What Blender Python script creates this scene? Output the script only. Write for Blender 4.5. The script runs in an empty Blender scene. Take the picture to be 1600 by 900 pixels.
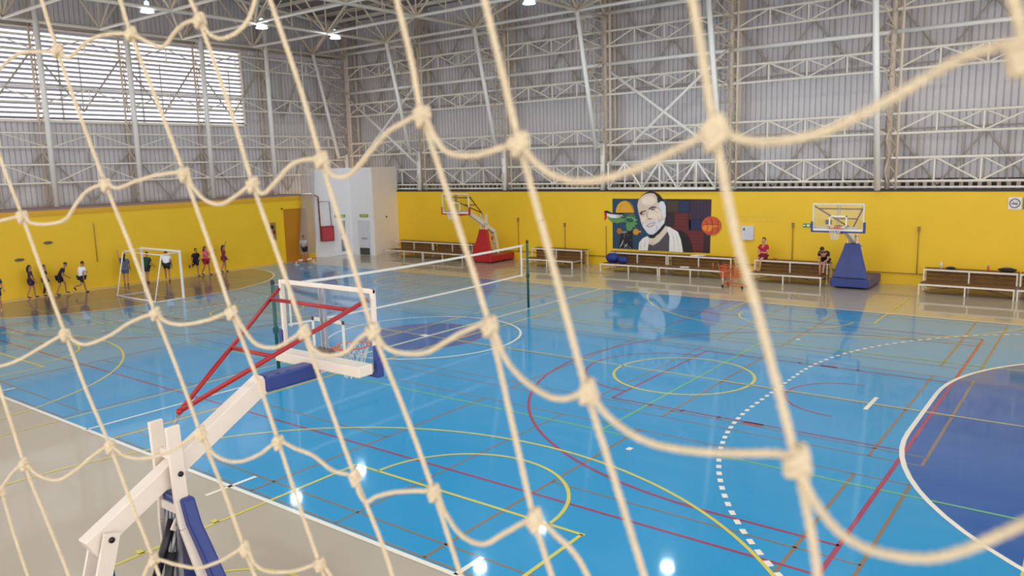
import bpy, bmesh, math, random
from mathutils import Vector, Matrix
random.seed(7)
S=bpy.context.scene; COL=S.collection
# ---------------------------------------------------------------- camera
cd=bpy.data.cameras.new('camera'); cam=bpy.data.objects.new('camera',cd); COL.objects.link(cam); S.camera=cam
R_=Vector((0.79479379,0.60630127,-0.02648785)); U_=Vector((-0.07425316,0.1404703,0.98729659)); F_=Vector((-0.60231993,0.78273039,-0.15666471))
M=Matrix((R_,U_,-F_)).transposed().to_4x4(); M.translation=Vector((16.73447158,-17.21113163,5.20536818)); cam.matrix_world=M
cd.sensor_width=36; cd.lens=36*1220.266/1600; cd.clip_start=.02; cd.clip_end=300
cd.dof.use_dof=True; cd.dof.focus_distance=3.2; cd.dof.aperture_fstop=7.0
# ---------------------------------------------------------------- world (daylight)
w=bpy.data.worlds.new('daylight'); S.world=w; w.use_nodes=True
bg=w.node_tree.nodes['Background']; bg.inputs[0].default_value=(1,.97,.955,1); bg.inputs[1].default_value=2.0
S.view_settings.view_transform='Standard'; S.view_settings.look='None'; S.view_settings.gamma=1; S.view_settings.exposure=0.0
S.view_settings.use_curve_mapping=False
LAMP_W=50; LAMP_E=170
# ---------------------------------------------------------------- materials
def lin(c):
    return tuple(((v/255)/12.92 if v/255<=.04045 else ((v/255+.055)/1.055)**2.4) for v in c)
def mat(name,c,rough=.5,metal=0,var=.05,scale=6,bump=0,bscale=40,emit=0,trans=0,alpha=1,spec=.5,raw=False):
    m=bpy.data.materials.new(name); m.use_nodes=True; nt=m.node_tree; b=nt.nodes['Principled BSDF']
    c=c if raw else lin(c)
    b.inputs['Roughness'].default_value=rough; b.inputs['Metallic'].default_value=metal
    b.inputs['Specular IOR Level'].default_value=spec
    tc=nt.nodes.new('ShaderNodeTexCoord'); n=nt.nodes.new('ShaderNodeTexNoise'); n.inputs['Scale'].default_value=scale; n.inputs['Detail'].default_value=4
    nt.links.new(tc.outputs['Object'],n.inputs['Vector'])
    r=nt.nodes.new('ShaderNodeMix'); r.data_type='RGBA'
    r.inputs[6].default_value=(*[v*(1-var) for v in c],1); r.inputs[7].default_value=(*[min(1,v*(1+var)) for v in c],1)
    nt.links.new(n.outputs['Fac'],r.inputs[0]); nt.links.new(r.outputs[2],b.inputs['Base Color'])
    if bump:
        n2=nt.nodes.new('ShaderNodeTexNoise'); n2.inputs['Scale'].default_value=bscale; nt.links.new(tc.outputs['Object'],n2.inputs['Vector'])
        bp=nt.nodes.new('ShaderNodeBump'); bp.inputs['Strength'].default_value=bump; bp.inputs['Distance'].default_value=.01
        nt.links.new(n2.outputs['Fac'],bp.inputs['Height']); nt.links.new(bp.outputs[0],b.inputs['Normal'])
    if emit:
        b.inputs['Emission Color'].default_value=(*c,1); b.inputs['Emission Strength'].default_value=emit
    if trans: b.inputs['Transmission Weight'].default_value=trans
    b.inputs['Alpha'].default_value=alpha
    return m
FR=.3
def floor_mat(name,c,**k): 
    m=mat(name,c,rough=k.pop('rough',FR),var=k.pop('var',.03),scale=.6,spec=k.pop('spec',.25)); b=m.node_tree.nodes['Principled BSDF']; b.inputs['Coat Weight'].default_value=.72; b.inputs['Coat Roughness'].default_value=.055; b.inputs['Coat IOR'].default_value=1.5; return m
Mt={}
Mt['blue']=floor_mat('floor_blue',(14,146,198)); Mt['dblue']=floor_mat('floor_dark_blue',(10,86,158)); Mt['beige']=floor_mat('floor_beige',(182,168,148))
Mt['brown']=floor_mat('floor_brown',(100,90,106))
Mt['lwhite']=floor_mat('line_white',(240,232,215)); Mt['lyel']=floor_mat('line_yellow',(214,200,88)); Mt['lpale']=floor_mat('line_pale',(205,212,150))
Mt['lred']=floor_mat('line_red',(162,46,80)); Mt['lbrown']=floor_mat('line_brown',(136,112,90)); Mt['lgreen']=floor_mat('line_green',(110,185,110))
Mt['yellow']=mat('yellow_paint',(238,192,34),.55,var=.05,scale=.8); Mt['trimyel']=mat('amber_trim',(222,166,36),.55); Mt['conduit']=mat('painted_conduit',(150,112,58),.5); Mt['ochre']=mat('ochre_door',(190,125,20),.5)
Mt['steel']=mat('offwhite_steel',(236,226,210),.45,var=.05,scale=2); Mt['steeld']=mat('grey_brown_steel',(176,164,152),.55,var=.08,scale=1.5); Mt['steelw']=mat('white_steel_tube',(240,234,226),.4); Mt['steelb']=mat('cream_steel',(222,204,182),.5,scale=1.5)  # steeld: darker grey-brown tone for the rear bracing
Mt['clad']=mat('ribbed_cladding',(208,202,202),.5,var=.06,scale=.5); Mt['roof']=mat('roof_sheet',(150,144,144),.6)
Mt['dark']=mat('dark_strip',(62,56,54),.7); Mt['ledge']=mat('ledge_paint',(150,120,110),.7)
Mt['white']=mat('white_paint',(228,226,228),.45); Mt['cream']=mat('cream_paint',(244,230,216),.5)
Mt['bluepad']=mat('blue_vinyl',(34,54,124),.35); Mt['redpad']=mat('red_vinyl',(176,24,36),.35)
Mt['redtube']=mat('red_tube',(158,20,24),.35); Mt['darkred']=mat('dark_red_tube',(92,34,24),.4); Mt['wtube']=mat('white_enamel',(226,214,200),.35)
Mt['orange']=mat('orange_rim',(225,90,50),.4); Mt['blackm']=mat('black_plastic',(25,25,28),.4); Mt['grey']=mat('grey_metal',(150,150,155),.35,metal=.6)
Mt['brownmetal']=mat('brown_metal',(110,90,80),.5)
Mt['wood']=mat('brown_wood_plank',(124,90,56),.8,var=.2,scale=5,spec=.2); Mt['green']=mat('dark_green_post',(20,78,66),.4); Mt['tape']=mat('net_tape',(232,222,205),.6)
Mt['rope']=mat('cotton_rope',(216,198,166),.85,var=.12,scale=60,bump=.6,bscale=400)
Mt['netcord']=mat('white_cord',(225,225,225),.7)
g=mat('clear_acrylic',(235,240,245),.05); 
nt=g.node_tree; b=nt.nodes['Principled BSDF']; tr=nt.nodes.new('ShaderNodeBsdfTransparent'); mx=nt.nodes.new('ShaderNodeMixShader'); fr=nt.nodes.new('ShaderNodeFresnel'); fr.inputs[0].default_value=1.45
gl=nt.nodes.new('ShaderNodeBsdfGlossy'); gl.inputs['Roughness'].default_value=.03
mx.inputs[0].default_value=.045; nt.links.new(tr.outputs[0],mx.inputs[1]); nt.links.new(gl.outputs[0],mx.inputs[2]); nt.links.new(mx.outputs[0],nt.nodes['Material Output'].inputs[0]); tr.inputs[0].default_value=(.93,.95,.96,1)
Mt['glass']=g
def veil(name,c,op):
    m=bpy.data.materials.new(name); m.use_nodes=True; nt=m.node_tree; b=nt.nodes['Principled BSDF']; b.inputs['Base Color'].default_value=(*lin(c),1); b.inputs['Roughness'].default_value=.9; b.inputs['Alpha'].default_value=op; return m
Mt['netveil']=veil('gathered_net',(188,176,172),.32)
Mt['shade']=mat('lit_acrylic_shade',(225,245,255),.3,emit=2.2)
Mt['lens']=mat('lamp_lens',(225,245,255),.3,emit=LAMP_E)
Mt['skin']=mat('skin',(176,122,92),.6,var=.03); Mt['skin2']=mat('skin_light',(205,150,120),.6,var=.03); Mt['hair']=mat('dark_hair',(26,20,20),.6)
# ---------------------------------------------------------------- mesh helpers
class MB:
    def __init__(s): s.v=[];s.f=[];s.m=[];s.sm=[]
    def add(s,vs,fs,mi=0,smooth=False):
        o=len(s.v); s.v+= [tuple(v) for v in vs]; s.f+=[tuple(i+o for i in f) for f in fs]; s.m+=[mi]*len(fs); s.sm+=[smooth]*len(fs); return s
    def box(s,a,b,mi=0,T=None):
        x0,y0,z0=a;x1,y1,z1=b
        vs=[Vector(q) for q in ((x0,y0,z0),(x1,y0,z0),(x1,y1,z0),(x0,y1,z0),(x0,y0,z1),(x1,y0,z1),(x1,y1,z1),(x0,y1,z1))]
        if T: vs=[T@v for v in vs]
        return s.add(vs,[(0,3,2,1),(4,5,6,7),(0,1,5,4),(1,2,6,5),(2,3,7,6),(3,0,4,7)],mi)
    def beam(s,p,q,w,h=None,mi=0,up=(0,0,1)):       # rectangular bar
        h=h or w; p=Vector(p);q=Vector(q); d=(q-p).normalized(); up=Vector(up)
        if abs(d.dot(up))>.98: up=Vector((0,1,0))
        a=d.cross(up).normalized()*w/2; b=a.normalized().cross(d)*h/2
        vs=[p-a-b,p+a-b,p+a+b,p-a+b,q-a-b,q+a-b,q+a+b,q-a+b]
        return s.add(vs,[(0,3,2,1),(4,5,6,7),(0,1,5,4),(1,2,6,5),(2,3,7,6),(3,0,4,7)],mi)
    def tube(s,pts,r,n=8,mi=0,closed=False,cap=True):
        pts=[Vector(p) for p in pts]; N=len(pts); rr=r if isinstance(r,(list,tuple)) else [r]*N
        prev=None; vs=[];fs=[]
        for i,p in enumerate(pts):
            if closed: d=pts[(i+1)%N]-pts[i-1]
            else: d=pts[min(i+1,N-1)]-pts[max(i-1,0)]
            d.normalize()
            if prev is None:
                u=Vector((0,0,1)) if abs(d.z)<.9 else Vector((1,0,0)); a=d.cross(u).normalized()
            else: a=(prev-d*prev.dot(d)).normalized()
            prev=a; b=d.cross(a)
            for k in range(n):
                t=2*math.pi*k/n; vs.append(p+(a*math.cos(t)+b*math.sin(t))*rr[i])
        for i in range(N if closed else N-1):
            j=(i+1)%N
            for k in range(n): fs.append((i*n+k,i*n+(k+1)%n,j*n+(k+1)%n,j*n+k))
        if cap and not closed: fs.append(tuple(range(n))[::-1]); fs.append(tuple((N-1)*n+k for k in range(n)))
        return s.add(vs,fs,mi,True)
    def ball(s,c,r,mi=0,n=12,m=8,T=None):
        c=Vector(c); r=r if isinstance(r,(tuple,list)) else (r,r,r); vs=[];fs=[]
        for i in range(m+1):
            ph=math.pi*i/m
            for k in range(n):
                t=2*math.pi*k/n; v=Vector((r[0]*math.sin(ph)*math.cos(t),r[1]*math.sin(ph)*math.sin(t),r[2]*math.cos(ph)))
                if T: v=T@v
                vs.append(c+v)
        for i in range(m):
            for k in range(n): fs.append((i*n+k,(i+1)*n+k,(i+1)*n+(k+1)%n,i*n+(k+1)%n))
        return s.add(vs,fs,mi,True)
    def lathe(s,c,prof,n=20,mi=0):
        c=Vector(c);vs=[];fs=[]
        for (r,z) in prof:
            for k in range(n): t=2*math.pi*k/n; vs.append(c+Vector((r*math.cos(t),r*math.sin(t),z)))
        for i in range(len(prof)-1):
            for k in range(n): fs.append((i*n+k,i*n+(k+1)%n,(i+1)*n+(k+1)%n,(i+1)*n+k))
        return s.add(vs,fs,mi,True)
    def prism(s,poly,d,mi=0):                       # poly of 3D points extruded by vector d
        poly=[Vector(p) for p in poly]; d=Vector(d); n=len(poly)
        return s.add(poly+[p+d for p in poly],[tuple(range(n))[::-1],tuple(range(n,2*n))]+[(i,(i+1)%n,n+(i+1)%n,n+i) for i in range(n)],mi)
    def build(s,name,mats,parent=None,bevel=0):
        me=bpy.data.meshes.new(name); me.from_pydata(s.v,[],s.f); 
        for m in (mats if isinstance(mats,(list,tuple)) else [mats]): me.materials.append(Mt[m] if isinstance(m,str) else m)
        me.polygons.foreach_set('material_index',s.m); me.polygons.foreach_set('use_smooth',s.sm); me.update()
        bm=bmesh.new(); bm.from_mesh(me); bmesh.ops.recalc_face_normals(bm,faces=bm.faces); bm.to_mesh(me); bm.free()
        o=bpy.data.objects.new(name,me); COL.objects.link(o)
        if parent: o.parent=parent
        if bevel:
            b=o.modifiers.new('bevel','BEVEL'); b.width=bevel; b.segments=2; b.limit_method='ANGLE'
        return o
def tag(o,label,cat,group=None,kind=None):
    o['label']=label; o['category']=cat
    if group: o['group']=group
    if kind: o['kind']=kind
    return o
def thing(name,label,cat,loc=(0,0,0),rz=0,group=None):
    o=bpy.data.objects.new(name,None); COL.objects.link(o); o.location=loc; o.rotation_euler=(0,0,rz); o.empty_display_size=.1
    return tag(o,label,cat,group)
def struct(o): o['kind']='structure'; return o
def plabel(o,l): o['label']=l; return o
def spline(P,sub=6):
    P=[Vector(p) for p in P]; out=[]
    for i in range(len(P)-1):
        p0=P[max(i-1,0)];p1=P[i];p2=P[i+1];p3=P[min(i+2,len(P)-1)]
        for k in range(sub):
            t=k/sub; out.append(.5*((2*p1)+(p2-p0)*t+(2*p0-5*p1+4*p2-p3)*t*t+(3*p1-p0-3*p2+p3)*t**3))
    out.append(P[-1]); return out
# ---------------------------------------------------------------- floor
WY=16.98; WX=-20.78
fl=MB().add([(-24,-24,0),(26,-24,0),(26,19,0),(-24,19,0)],[(0,1,2,3)]).build('floor','beige'); struct(fl)
lay=[0]
def flat(name,polys,m,z):
    b=MB()
    for p in polys: b.add([(x,y,z) for x,y in p],[tuple(range(len(p)))])
    return struct(b.build(name,m,fl))
flat('court_surface',[[(-20,-10.3),(24,-10.3),(24,10.38),(-20,10.38)]],'blue',.001)
def dshape(sx,rad,n=40):
    pts=[]
    for i in range(n+1):
        a=math.pi/2+math.pi*i/n
        pts.append((sx*(20+rad*math.cos(a)) if True else 0,(1.5 if i<=n/2 else -1.5)+rad*math.sin(a)))
        if i==n//2: pts.append((sx*(20+rad*math.cos(a)),-1.5+rad*math.sin(a)))
    return pts
flat('goal_area',[dshape(1,6)],'dblue',.002); flat('goal_area',[dshape(-1,6)],'brown',.002)
flat('centre_disc',[[(1.85*math.cos(t*math.pi/32),1.85*math.sin(t*math.pi/32)) for t in range(64)]],'dblue',.002)
class Ln:
    def __init__(s): s.b=MB()
    def seg(s,a,b,w):
        a=Vector((*a,0));b=Vector((*b,0)); d=(b-a).normalized(); n=Vector((-d.y,d.x,0))*w/2
        s.b.add([a-n,b-n,b+n,a+n],[(0,1,2,3)]); return s
    def hx(s,y,x0,x1,w): return s.seg((x0,y),(x1,y),w)
    def vy(s,x,y0,y1,w): return s.seg((x,y0),(x,y1),w)
    def arc(s,cx,cy,r,a0,a1,w,n=64):
        vs=[];fs=[]
        for i in range(n+1):
            t=math.radians(a0+(a1-a0)*i/n)
            vs+=[(cx+(r-w/2)*math.cos(t),cy+(r-w/2)*math.sin(t),0),(cx+(r+w/2)*math.cos(t),cy+(r+w/2)*math.sin(t),0)]
        for i in range(n): fs.append((2*i,2*i+1,2*i+3,2*i+2))
        s.b.add(vs,fs); return s
    def done(s,name,m,z):
        o=s.b.build(name,m,fl); o.location.z=z; return struct(o)
l=Ln()                                             # badminton, brown
for s_ in (1,-1):
    for y0,y1 in ((4.02,10.2),(-3.15,2.98),(-10.2,-4.1)):
        for x in (1.15,5.8,9.72,13.68,14.52): l.vy(s_*x,y0,y1,.055)
        for y in (y0,y0+.44,y1-.44,y1): l.hx(y,s_*1.15,s_*14.52,.04)
        yc=(y0+y1)/2; l.hx(yc,s_*1.15,s_*5.8,.04); l.hx(yc,s_*9.72,s_*14.52,.04)
        l.vy(s_*7.9,y0,y1,.04)
l.done('badminton_lines','lbrown',.003)
l=Ln()                                             # green volleyball
l.hx(-4.55,.1,18.1,.05).hx(4.5,.1,18.1,.05).vy(.1,-4.5,4.5,.05).vy(18.1,-4.5,4.5,.05).vy(9.1,-4.5,4.5,.05)
l.hx(-4.55,-18.1,-.1,.05).hx(4.5,-18.1,-.1,.05).vy(-9.1,-4.5,4.5,.05); l.done('volleyball_lines','lgreen',.0035)
l=Ln()                                             # red lengthwise basketball
for s_ in (1,-1):
    l.vy(s_*14.15,-7.7,7.7,.07).hx(-2.56,s_*8.2,s_*14.15,.05).hx(2.56,s_*8.2,s_*14.15,.05).vy(s_*8.2,-2.56,2.56,.06)
    l.hx(6.77,s_*12.4,s_*14.15,.055).hx(-6.77,s_*12.4,s_*14.15,.055)
    a=(90,270) if s_>0 else (-90,90)
    l.arc(s_*12.4,0,6.77,*a,.06).arc(s_*8.2,0,1.95,*a,.055).arc(s_*12.55,0,1.3,*a,.05)
    for x in (9.15,9.9,10.7,11.25,12.1): l.hx(-2.6,s_*x-.03,s_*x+(.36 if x==11.25 else .03),.15); l.hx(2.6,s_*x-.03,s_*x+(.36 if x==11.25 else .03),.15)
l.hx(-7.7,-14.15,14.15,.055).hx(7.7,-14.15,14.15,.055).arc(0,0,1.8,0,360,.05)
l.done('basketball_lines','lred',.004)
l=Ln()                                             # pale yellow, crosswise basketball courts
l.hx(0,-20,24,.05)
for s_ in (1,-1):
    l.arc(s_*8.7,0,1.68,0,360,.07)
    for t in (1,-1):
        a=(180,360) if t>0 else (0,180)
        l.arc(s_*8.75,t*12.62,6.75,*a,.06,96)
        l.hx(t*8.45,s_*6.4,s_*11.17,.06); l.arc(s_*8.75,t*8.45,1.8,*a,.06)
        l.vy(s_*6.4,t*8.45,t*14.3,.06).vy(s_*11.12,t*8.45,t*14.3,.06).arc(s_*8.75,t*12.7,1.2,*a,.05)
        l.seg((s_*2.0,t*12.6),(s_*2.0,t*14.3),.05); l.seg((s_*15.5,t*12.6),(s_*15.5,t*14.3),.05)
        l.hx(t*14.3,s_*1.2,s_*16.2,.06)
        for q in (12.35,11.6,11.2,10.3): l.hx(t*q,s_*6.4-.15,s_*6.4,.09); l.hx(t*q,s_*11.12,s_*11.12+.15,.09)
    l.vy(s_*16.2,-14.3,14.3,.05)
l.vy(-.95,-14.3,14.3,.05).vy(1.22,-10.3,14.3,.06)
l.done('basketball_lines','lyel',.0045)
l=Ln()                                             # white: handball / futsal
l.hx(-10.3,-20,24,.085).hx(10.38,-20,24,.085).vy(.18,-10.3,10.38,.07).arc(0,0,3,0,360,.075,96).vy(-20,-10.3,10.38,.08)
l.vy(5.35,-10.75,-9.8,.08).vy(-4.75,-10.75,-9.8,.08).vy(10.37,-10.3,-9.75,.08)
for s_ in (1,-1):
    pts=dshape(s_,6)
    for p,q in zip(pts,pts[1:]): l.seg(p,q,.085)
    l.seg((s_*13,-.5),(s_*13,.5),.085); l.seg((s_*10.05,-5.2),(s_*10.05,-5.06),.1); l.seg((s_*9.85,5.1),(s_*9.85,5.24),.1)
    L=0; pts=[p for p in dshape(s_,9,160)]
    acc=0
    for p,q in zip(pts,pts[1:]):
        p=Vector(p);q=Vector(q); d=(q-p).length; t=0
        while t<d-1e-6:
            ph=(acc+t)%.3; st=min(d-t,(.15-ph) if ph<.15 else (.3-ph)); st=max(st,1e-4)
            if ph<.1499:
                a=p.lerp(q,t/d); b_=p.lerp(q,(t+st)/d); l.seg(a,b_,.085)
            t+=st
        acc+=d
l.seg((-.14,0),(.14,0),.2)
l.done('handball_lines','lwhite',.005)
# ---------------------------------------------------------------- walls
def wallbox(name,a,b,m): return struct(MB().box(a,b).build(name,m))
wb=wallbox('wall_back',(-20.78,WY,0),(26,18.3,3.72),'yellow')
wl=wallbox('wall_left',(-24,-24,0),(WX,12.45,3.72),'yellow')
struct(MB().box((-20.9,WY-.02,3.72),(26,18.3,3.79)).build('trim_1','dark'))
struct(MB().box((-24,-24,3.72),(WX+.02,12.45,3.78)).build('trim_2','ledge'))
struct(MB().box((WX,-24,3.5),(WX+.03,12.45,3.72)).build('trim_3','trimyel'))
# louvre strip between masonry and cladding
b=MB(); 
for i in range(150):
    x=-23+i*.32; b.box((x,18.2,3.79),(x+.14,18.28,4.12))
b.box((-23,18.29,3.7),(26,18.34,4.2),1); struct(b.build('trim_4',['steelb','dark']))
def ribbed(name,p0,p1,z0,z1,nrm,pitch=.24,dep=.06,m='clad'):
    p0=Vector((*p0,0));p1=Vector((*p1,0)); n=Vector((*nrm,0)); L=(p1-p0).length; d=(p1-p0)/L; b=MB(); N=int(L/pitch); vs=[]
    for i in range(N):
        for t,h in ((0,0),(.72,0),(.78,1),(.94,1)):
            q=p0+d*(i+t)*pitch-n*h*dep; vs.append((q.x,q.y))
    vs.append((p1.x,p1.y)); k=len(vs)
    b.add([(x,y,z0) for x,y in vs]+[(x,y,z1) for x,y in vs],[(i,i+1,k+i+1,k+i) for i in range(k-1)])
    return struct(b.build(name,m))
ribbed('wall_back_cladding',(-24,18.4),(26,18.4),3.9,16,(0,-1))
ribbed('wall_left_cladding',(-23.9,-24),(-23.9,18.4),3.7,7.85,(1,0))
ribbed('wall_left_cladding',(-23.9,10.35),(-23.9,18.4),7.85,12.0,(1,0))
ribbed('wall_left_cladding',(-23.9,-24),(-23.9,18.4),12.0,16,(1,0))
ribbed('wall_left_cladding',(-23.9,-24),(-23.9,-9.0),7.85,12.0,(1,0))
# ceiling
b=MB(); n=60; vs=[]
for i in range(n+1):
    y=18.4-42*i/n; z=14.5+1.6*min(1,(18.4-y)/18)
    vs.append((y,z+(.06 if i%2 else 0)))
b.add([(-24,y,z) for y,z in vs]+[(26,y,z) for y,z in vs],[(i,i+1,n+1+i+1,n+1+i) for i in range(n)]); struct(b.build('ceiling','roof'))
# white corner room
P=[(-20.82,12.45),(-19.9,14.6),(-18.15,14.78),(-18.35,WY+.1),(-20.82,WY+.1)]
b=MB().prism([(x,y,0) for x,y in P],(0,0,5.24)); struct(b.build('wall_corner_room','white'))
struct(MB().prism([(-18.13,14.78,0),(-18.33,WY,0),(-18.35,WY,0),(-18.15,14.78,0)],(0,0,5.23)).build('trim_5','cream'))
# window_1: big louvred strip
wroot=bpy.data.objects.new('window_1',None); COL.objects.link(wroot); struct(wroot)
b=MB()
for i in range(19):
    z=7.95+i*.222; T=Matrix.Translation((-23.85,0,z))@Matrix.Rotation(math.radians(-28),4,'Y'); b.box((-.09,-9,-.012),(.09,10.3,.012),0,T)
Mt['blade']=mat('louvre_blade',(150,146,160),.5); struct(b.build('louvre_blades','blade',wroot))
b=MB(); b.box((-23.98,-9,7.75),(-23.75,10.4,7.87)); b.box((-23.98,-9,12.0),(-23.75,10.4,12.1)); b.box((-23.98,10.3,7.8),(-23.75,10.42,12.05))
for y in (-6,-3.2,0.4,4.4,8.0): b.box((-23.97,y-.04,7.85),(-23.9,y+.04,12))
struct(b.build('window_frame','steel',wroot))
# ---------------------------------------------------------------- steel frame on the walls
SX=[-22.9,-16.45,-9.97,-3.7,2.8,9.45,15.95,22.4]
ordn=['corner','second','third','fourth','fifth','sixth','seventh','eighth']
zn=[3.79+i*.78 for i in range(15)]
def column(i,x):
    t=thing('lattice_column','pale lattice column on the back wall, %s from the left corner'%ordn[i] if i else 'pale lattice column in the far left corner of the hall','column',(x,17.4,3.79))
    def w(p): return (p[0]-x,p[1]-17.4,p[2]-3.79)
    b=MB(); b.tube([w((x-.02,17.45,3.79)),w((x-.02,17.45,14.6))],.11,10); b.tube([w((x+.32,17.3,3.79)),w((x+.32,17.3,14.6))],.06,8)
    b.tube([w((x+.1,18.15,3.79)),w((x+.1,18.15,14.6))],.08,8); b.build('rear_pipe','steelb',t)
    if i<4:
        MB().tube([w((x-.05,16.5,5.85)),w((x-.05,14.95,12.15))],.11,10).build('leaning_pipe','steelw',t); MB().tube([w((x-.03,17.12,3.79)),w((x-.03,17.12,6.1))],.13,10).build('foot_pipe','steelw',t)
        MB().tube([w((x-.05,16.5,5.9)),w((x-.03,17.3,6.0))],.05,8).build('pipe_tie','steelw',t)
    else:
        xo=x-(.1 if i==4 else .25); MB().tube([w((xo,16.82,3.79)),w((xo,14.95,12.15))],.12,10).build('leaning_pipe','steelw',t)
    b=MB()
    def fy(z): return 16.82 if z<6 else 16.78-(z-6)*(1.8/6.15)
    zz=[3.9+.62*k for k in range(14)]
    for k in range(13):
        z0,z1=zz[k],zz[k+1]
        if k%2: a,c=(x,fy(z0),z0),(x,17.4,z1)
        else: a,c=(x,17.4,z0),(x,fy(z1),z1)
        b.tube([w(a),w(c)],.03,6,cap=False); b.tube([w((x,fy(z1),z1)),w((x,17.4,z1))],.025,6,cap=False)
    for k in range(20):
        z0=3.85+k*.53; a=(x,17.45,z0);c=(x+.1,18.15,z0+.53)
        if k%2: a,c=(x+.1,18.15,z0),(x,17.45,z0+.53)
        b.tube([w(a),w(c)],.028,5,cap=False); b.tube([w((x+.32,17.3,z0)),w((x,17.45,z0+.4))],.022,5,cap=False)
    b.build('lacing','steelb',t)
for i,x in enumerate(SX): column(i,x)
BANDS=[(4.12,5.04),(6.0,6.77),(8.47,9.22),(10.77,11.5)]
def girt_band(b,A,B,z0,z1,tall=False,r=.045,n=6):
    # lattice between points A and B (xy), zig-zag with verticals, and short struts in every second panel
    A=Vector((*A,0));B=Vector((*B,0))
    P=lambda t,z:(A.lerp(B,t)+Vector((0,0,z)))
    b.tube([P(0,z0),P(1,z0)],r*1.1,6,cap=False); b.tube([P(0,z1),P(1,z1)],r*1.1,6,cap=False)
    for k in range(n):
        t0,t1=k/n,(k+1)/n
        if k%2==0: b.tube([P(t0,z0),P(t1,z1)],r*.75,5,cap=False); b.tube([P(t0+.5/n,(z0+z1)/2),P(t0,z1)],r*.6,5,cap=False) if k else None
        else: b.tube([P(t0,z1),P(t1,z0)],r*.75,5,cap=False); b.tube([P(t1-.5/n,(z0+z1)/2),P(t1,z1)],r*.6,5,cap=False) if k<n-1 else None
        if k: b.tube([P(t0,z0),P(t0,z1)],r*.8,5,cap=False)
def bay(A,B,off,label,cross=False,tall=False,corner=False,n=4):
    # off = direction to the outside (towards cladding)
    t=thing('wall_lattice_frame',label,'steel frame',(*A,3.79)); o=Vector((*off,0))
    def sh(b): b.v=[(v[0]-A[0],v[1]-A[1],v[2]-3.79) for v in b.v]; return b
    for j,(z0,z1) in enumerate(BANDS):
        b=MB(); girt_band(b,A,B,z0,z1,n=n,r=.05); sh(b).build('lattice_girt','steel',t)
    O=lambda P:(P[0]+off[0],P[1]+off[1])
    b=MB()
    A2,B2=Vector((*O(A),0)),Vector((*O(B),0)); P=lambda t,z:A2.lerp(B2,t)+Vector((0,0,z))
    for (z0,z1) in ((3.95,6.05),(6.3,8.6),(8.9,10.9),(11.1,13.4)):
        if z0==6.3: 
            b.tube([P(0,8.75),P(1,8.75)],.035,5,cap=False); b.tube([P(0,6.2),P(1,6.2)],.035,5,cap=False); continue
        for k in range(n):
            a,c=(P(k/n,z0),P((k+1)/n,z1)) if k%2 else (P(k/n,z1),P((k+1)/n,z0))
            b.tube([a,c],.045,5,cap=False)
            b.tube([P((k+.5)/n,z0),P((k+.5)/n,z1)],.03,5,cap=False)
    sh(b).build('rear_bracing','steeld',t)
    b=MB(); q=lambda t,z:Vector((*A,0)).lerp(Vector((*B,0)),t)+Vector((0,0,z))
    b.tube([q(0,9.93),q(1,9.93)],.09,8); b.tube([q(0,12.35),q(1,12.35)],.1,8); b.tube([q(0,3.88),q(1,3.88)],.05,6); sh(b).build('main_rail','steelw',t)
    if cross:
        b=MB(); b.tube([q(.03,9.6),q(.97,5.3)],.075,8); b.tube([q(.03,5.0),q(.97,9.9)],.075,8); sh(b).build('cross_brace','steelw',t)
    if tall:
        b=MB(); 
        for e in (0,.33,.66):
            pass
        y=A[1]-.45; x0=A[0]+.35; x1=B[0]-.35
        b.tube([(x0,y,3.86),(x1,y,3.86)],.06,6); b.tube([(x0,y,5.15),(x1,y,5.15)],.06,6); m=6
        for k in range(m+1):
            xx=x0+(x1-x0)*k/m; b.tube([(xx,y,3.86),(xx,y,5.15)],.045,6)
            if k<m:
                xn=x0+(x1-x0)*(k+1)/m
                b.tube([(xx,y,5.15 if k%2 else 3.86),(xn,y,3.86 if k%2 else 5.15)],.05,6)
        sh(b).build('white_railing_truss','steelw',t)
bn=['in the corner bay above the white room','second bay from the corner','above the bleacher left of the mural','bay with the big cross brace above the mural','right of the cross-braced bay','above the blue hoop','at the right edge of view']
for i in range(7):
    lab=['pale steel lattice framing high on the back wall, corner bay above white room','pale steel lattice framing above the red hoop','pale steel lattice framing left of the cross-braced bay','pale steel lattice framing with big white X brace above the mural','pale steel lattice framing between mural bay and blue hoop','pale steel lattice framing above and right of the blue hoop','pale steel lattice framing beyond the right edge of the wall'][i]
    bay((SX[i]+.1,17.3),(SX[i+1]-.1,17.3),(0,.85),lab,cross=i in(0,3),tall=i==3)
YL=[-17.2,-13.1,-9,-4.9,-.8,3.35,7.4,11.5,17.2]
for i,y in enumerate(YL[:-1]):
    t=thing('wall_post','pale steel post on the left wall, %s from the corner'%['eighth','seventh','sixth','fifth','fourth','third','second','nearest one'][i],'column',(-22.9,y,3.78))
    b=MB(); b.tube([(0,0,0),(0,0,10.8)],.13,10); b.build('pipe','steelw',t)
    b=MB()
    for k in range(17):
        z0=.1+k*.62; b.tube([(-.1 if k%2 else -.85,0,z0),(-.85 if k%2 else -.1,0,z0+.62)],.03,5,cap=False)
    b.tube([(-.88,0,0),(-.88,0,10.8)],.06,6); b.build('lacing','steelb',t)
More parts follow.
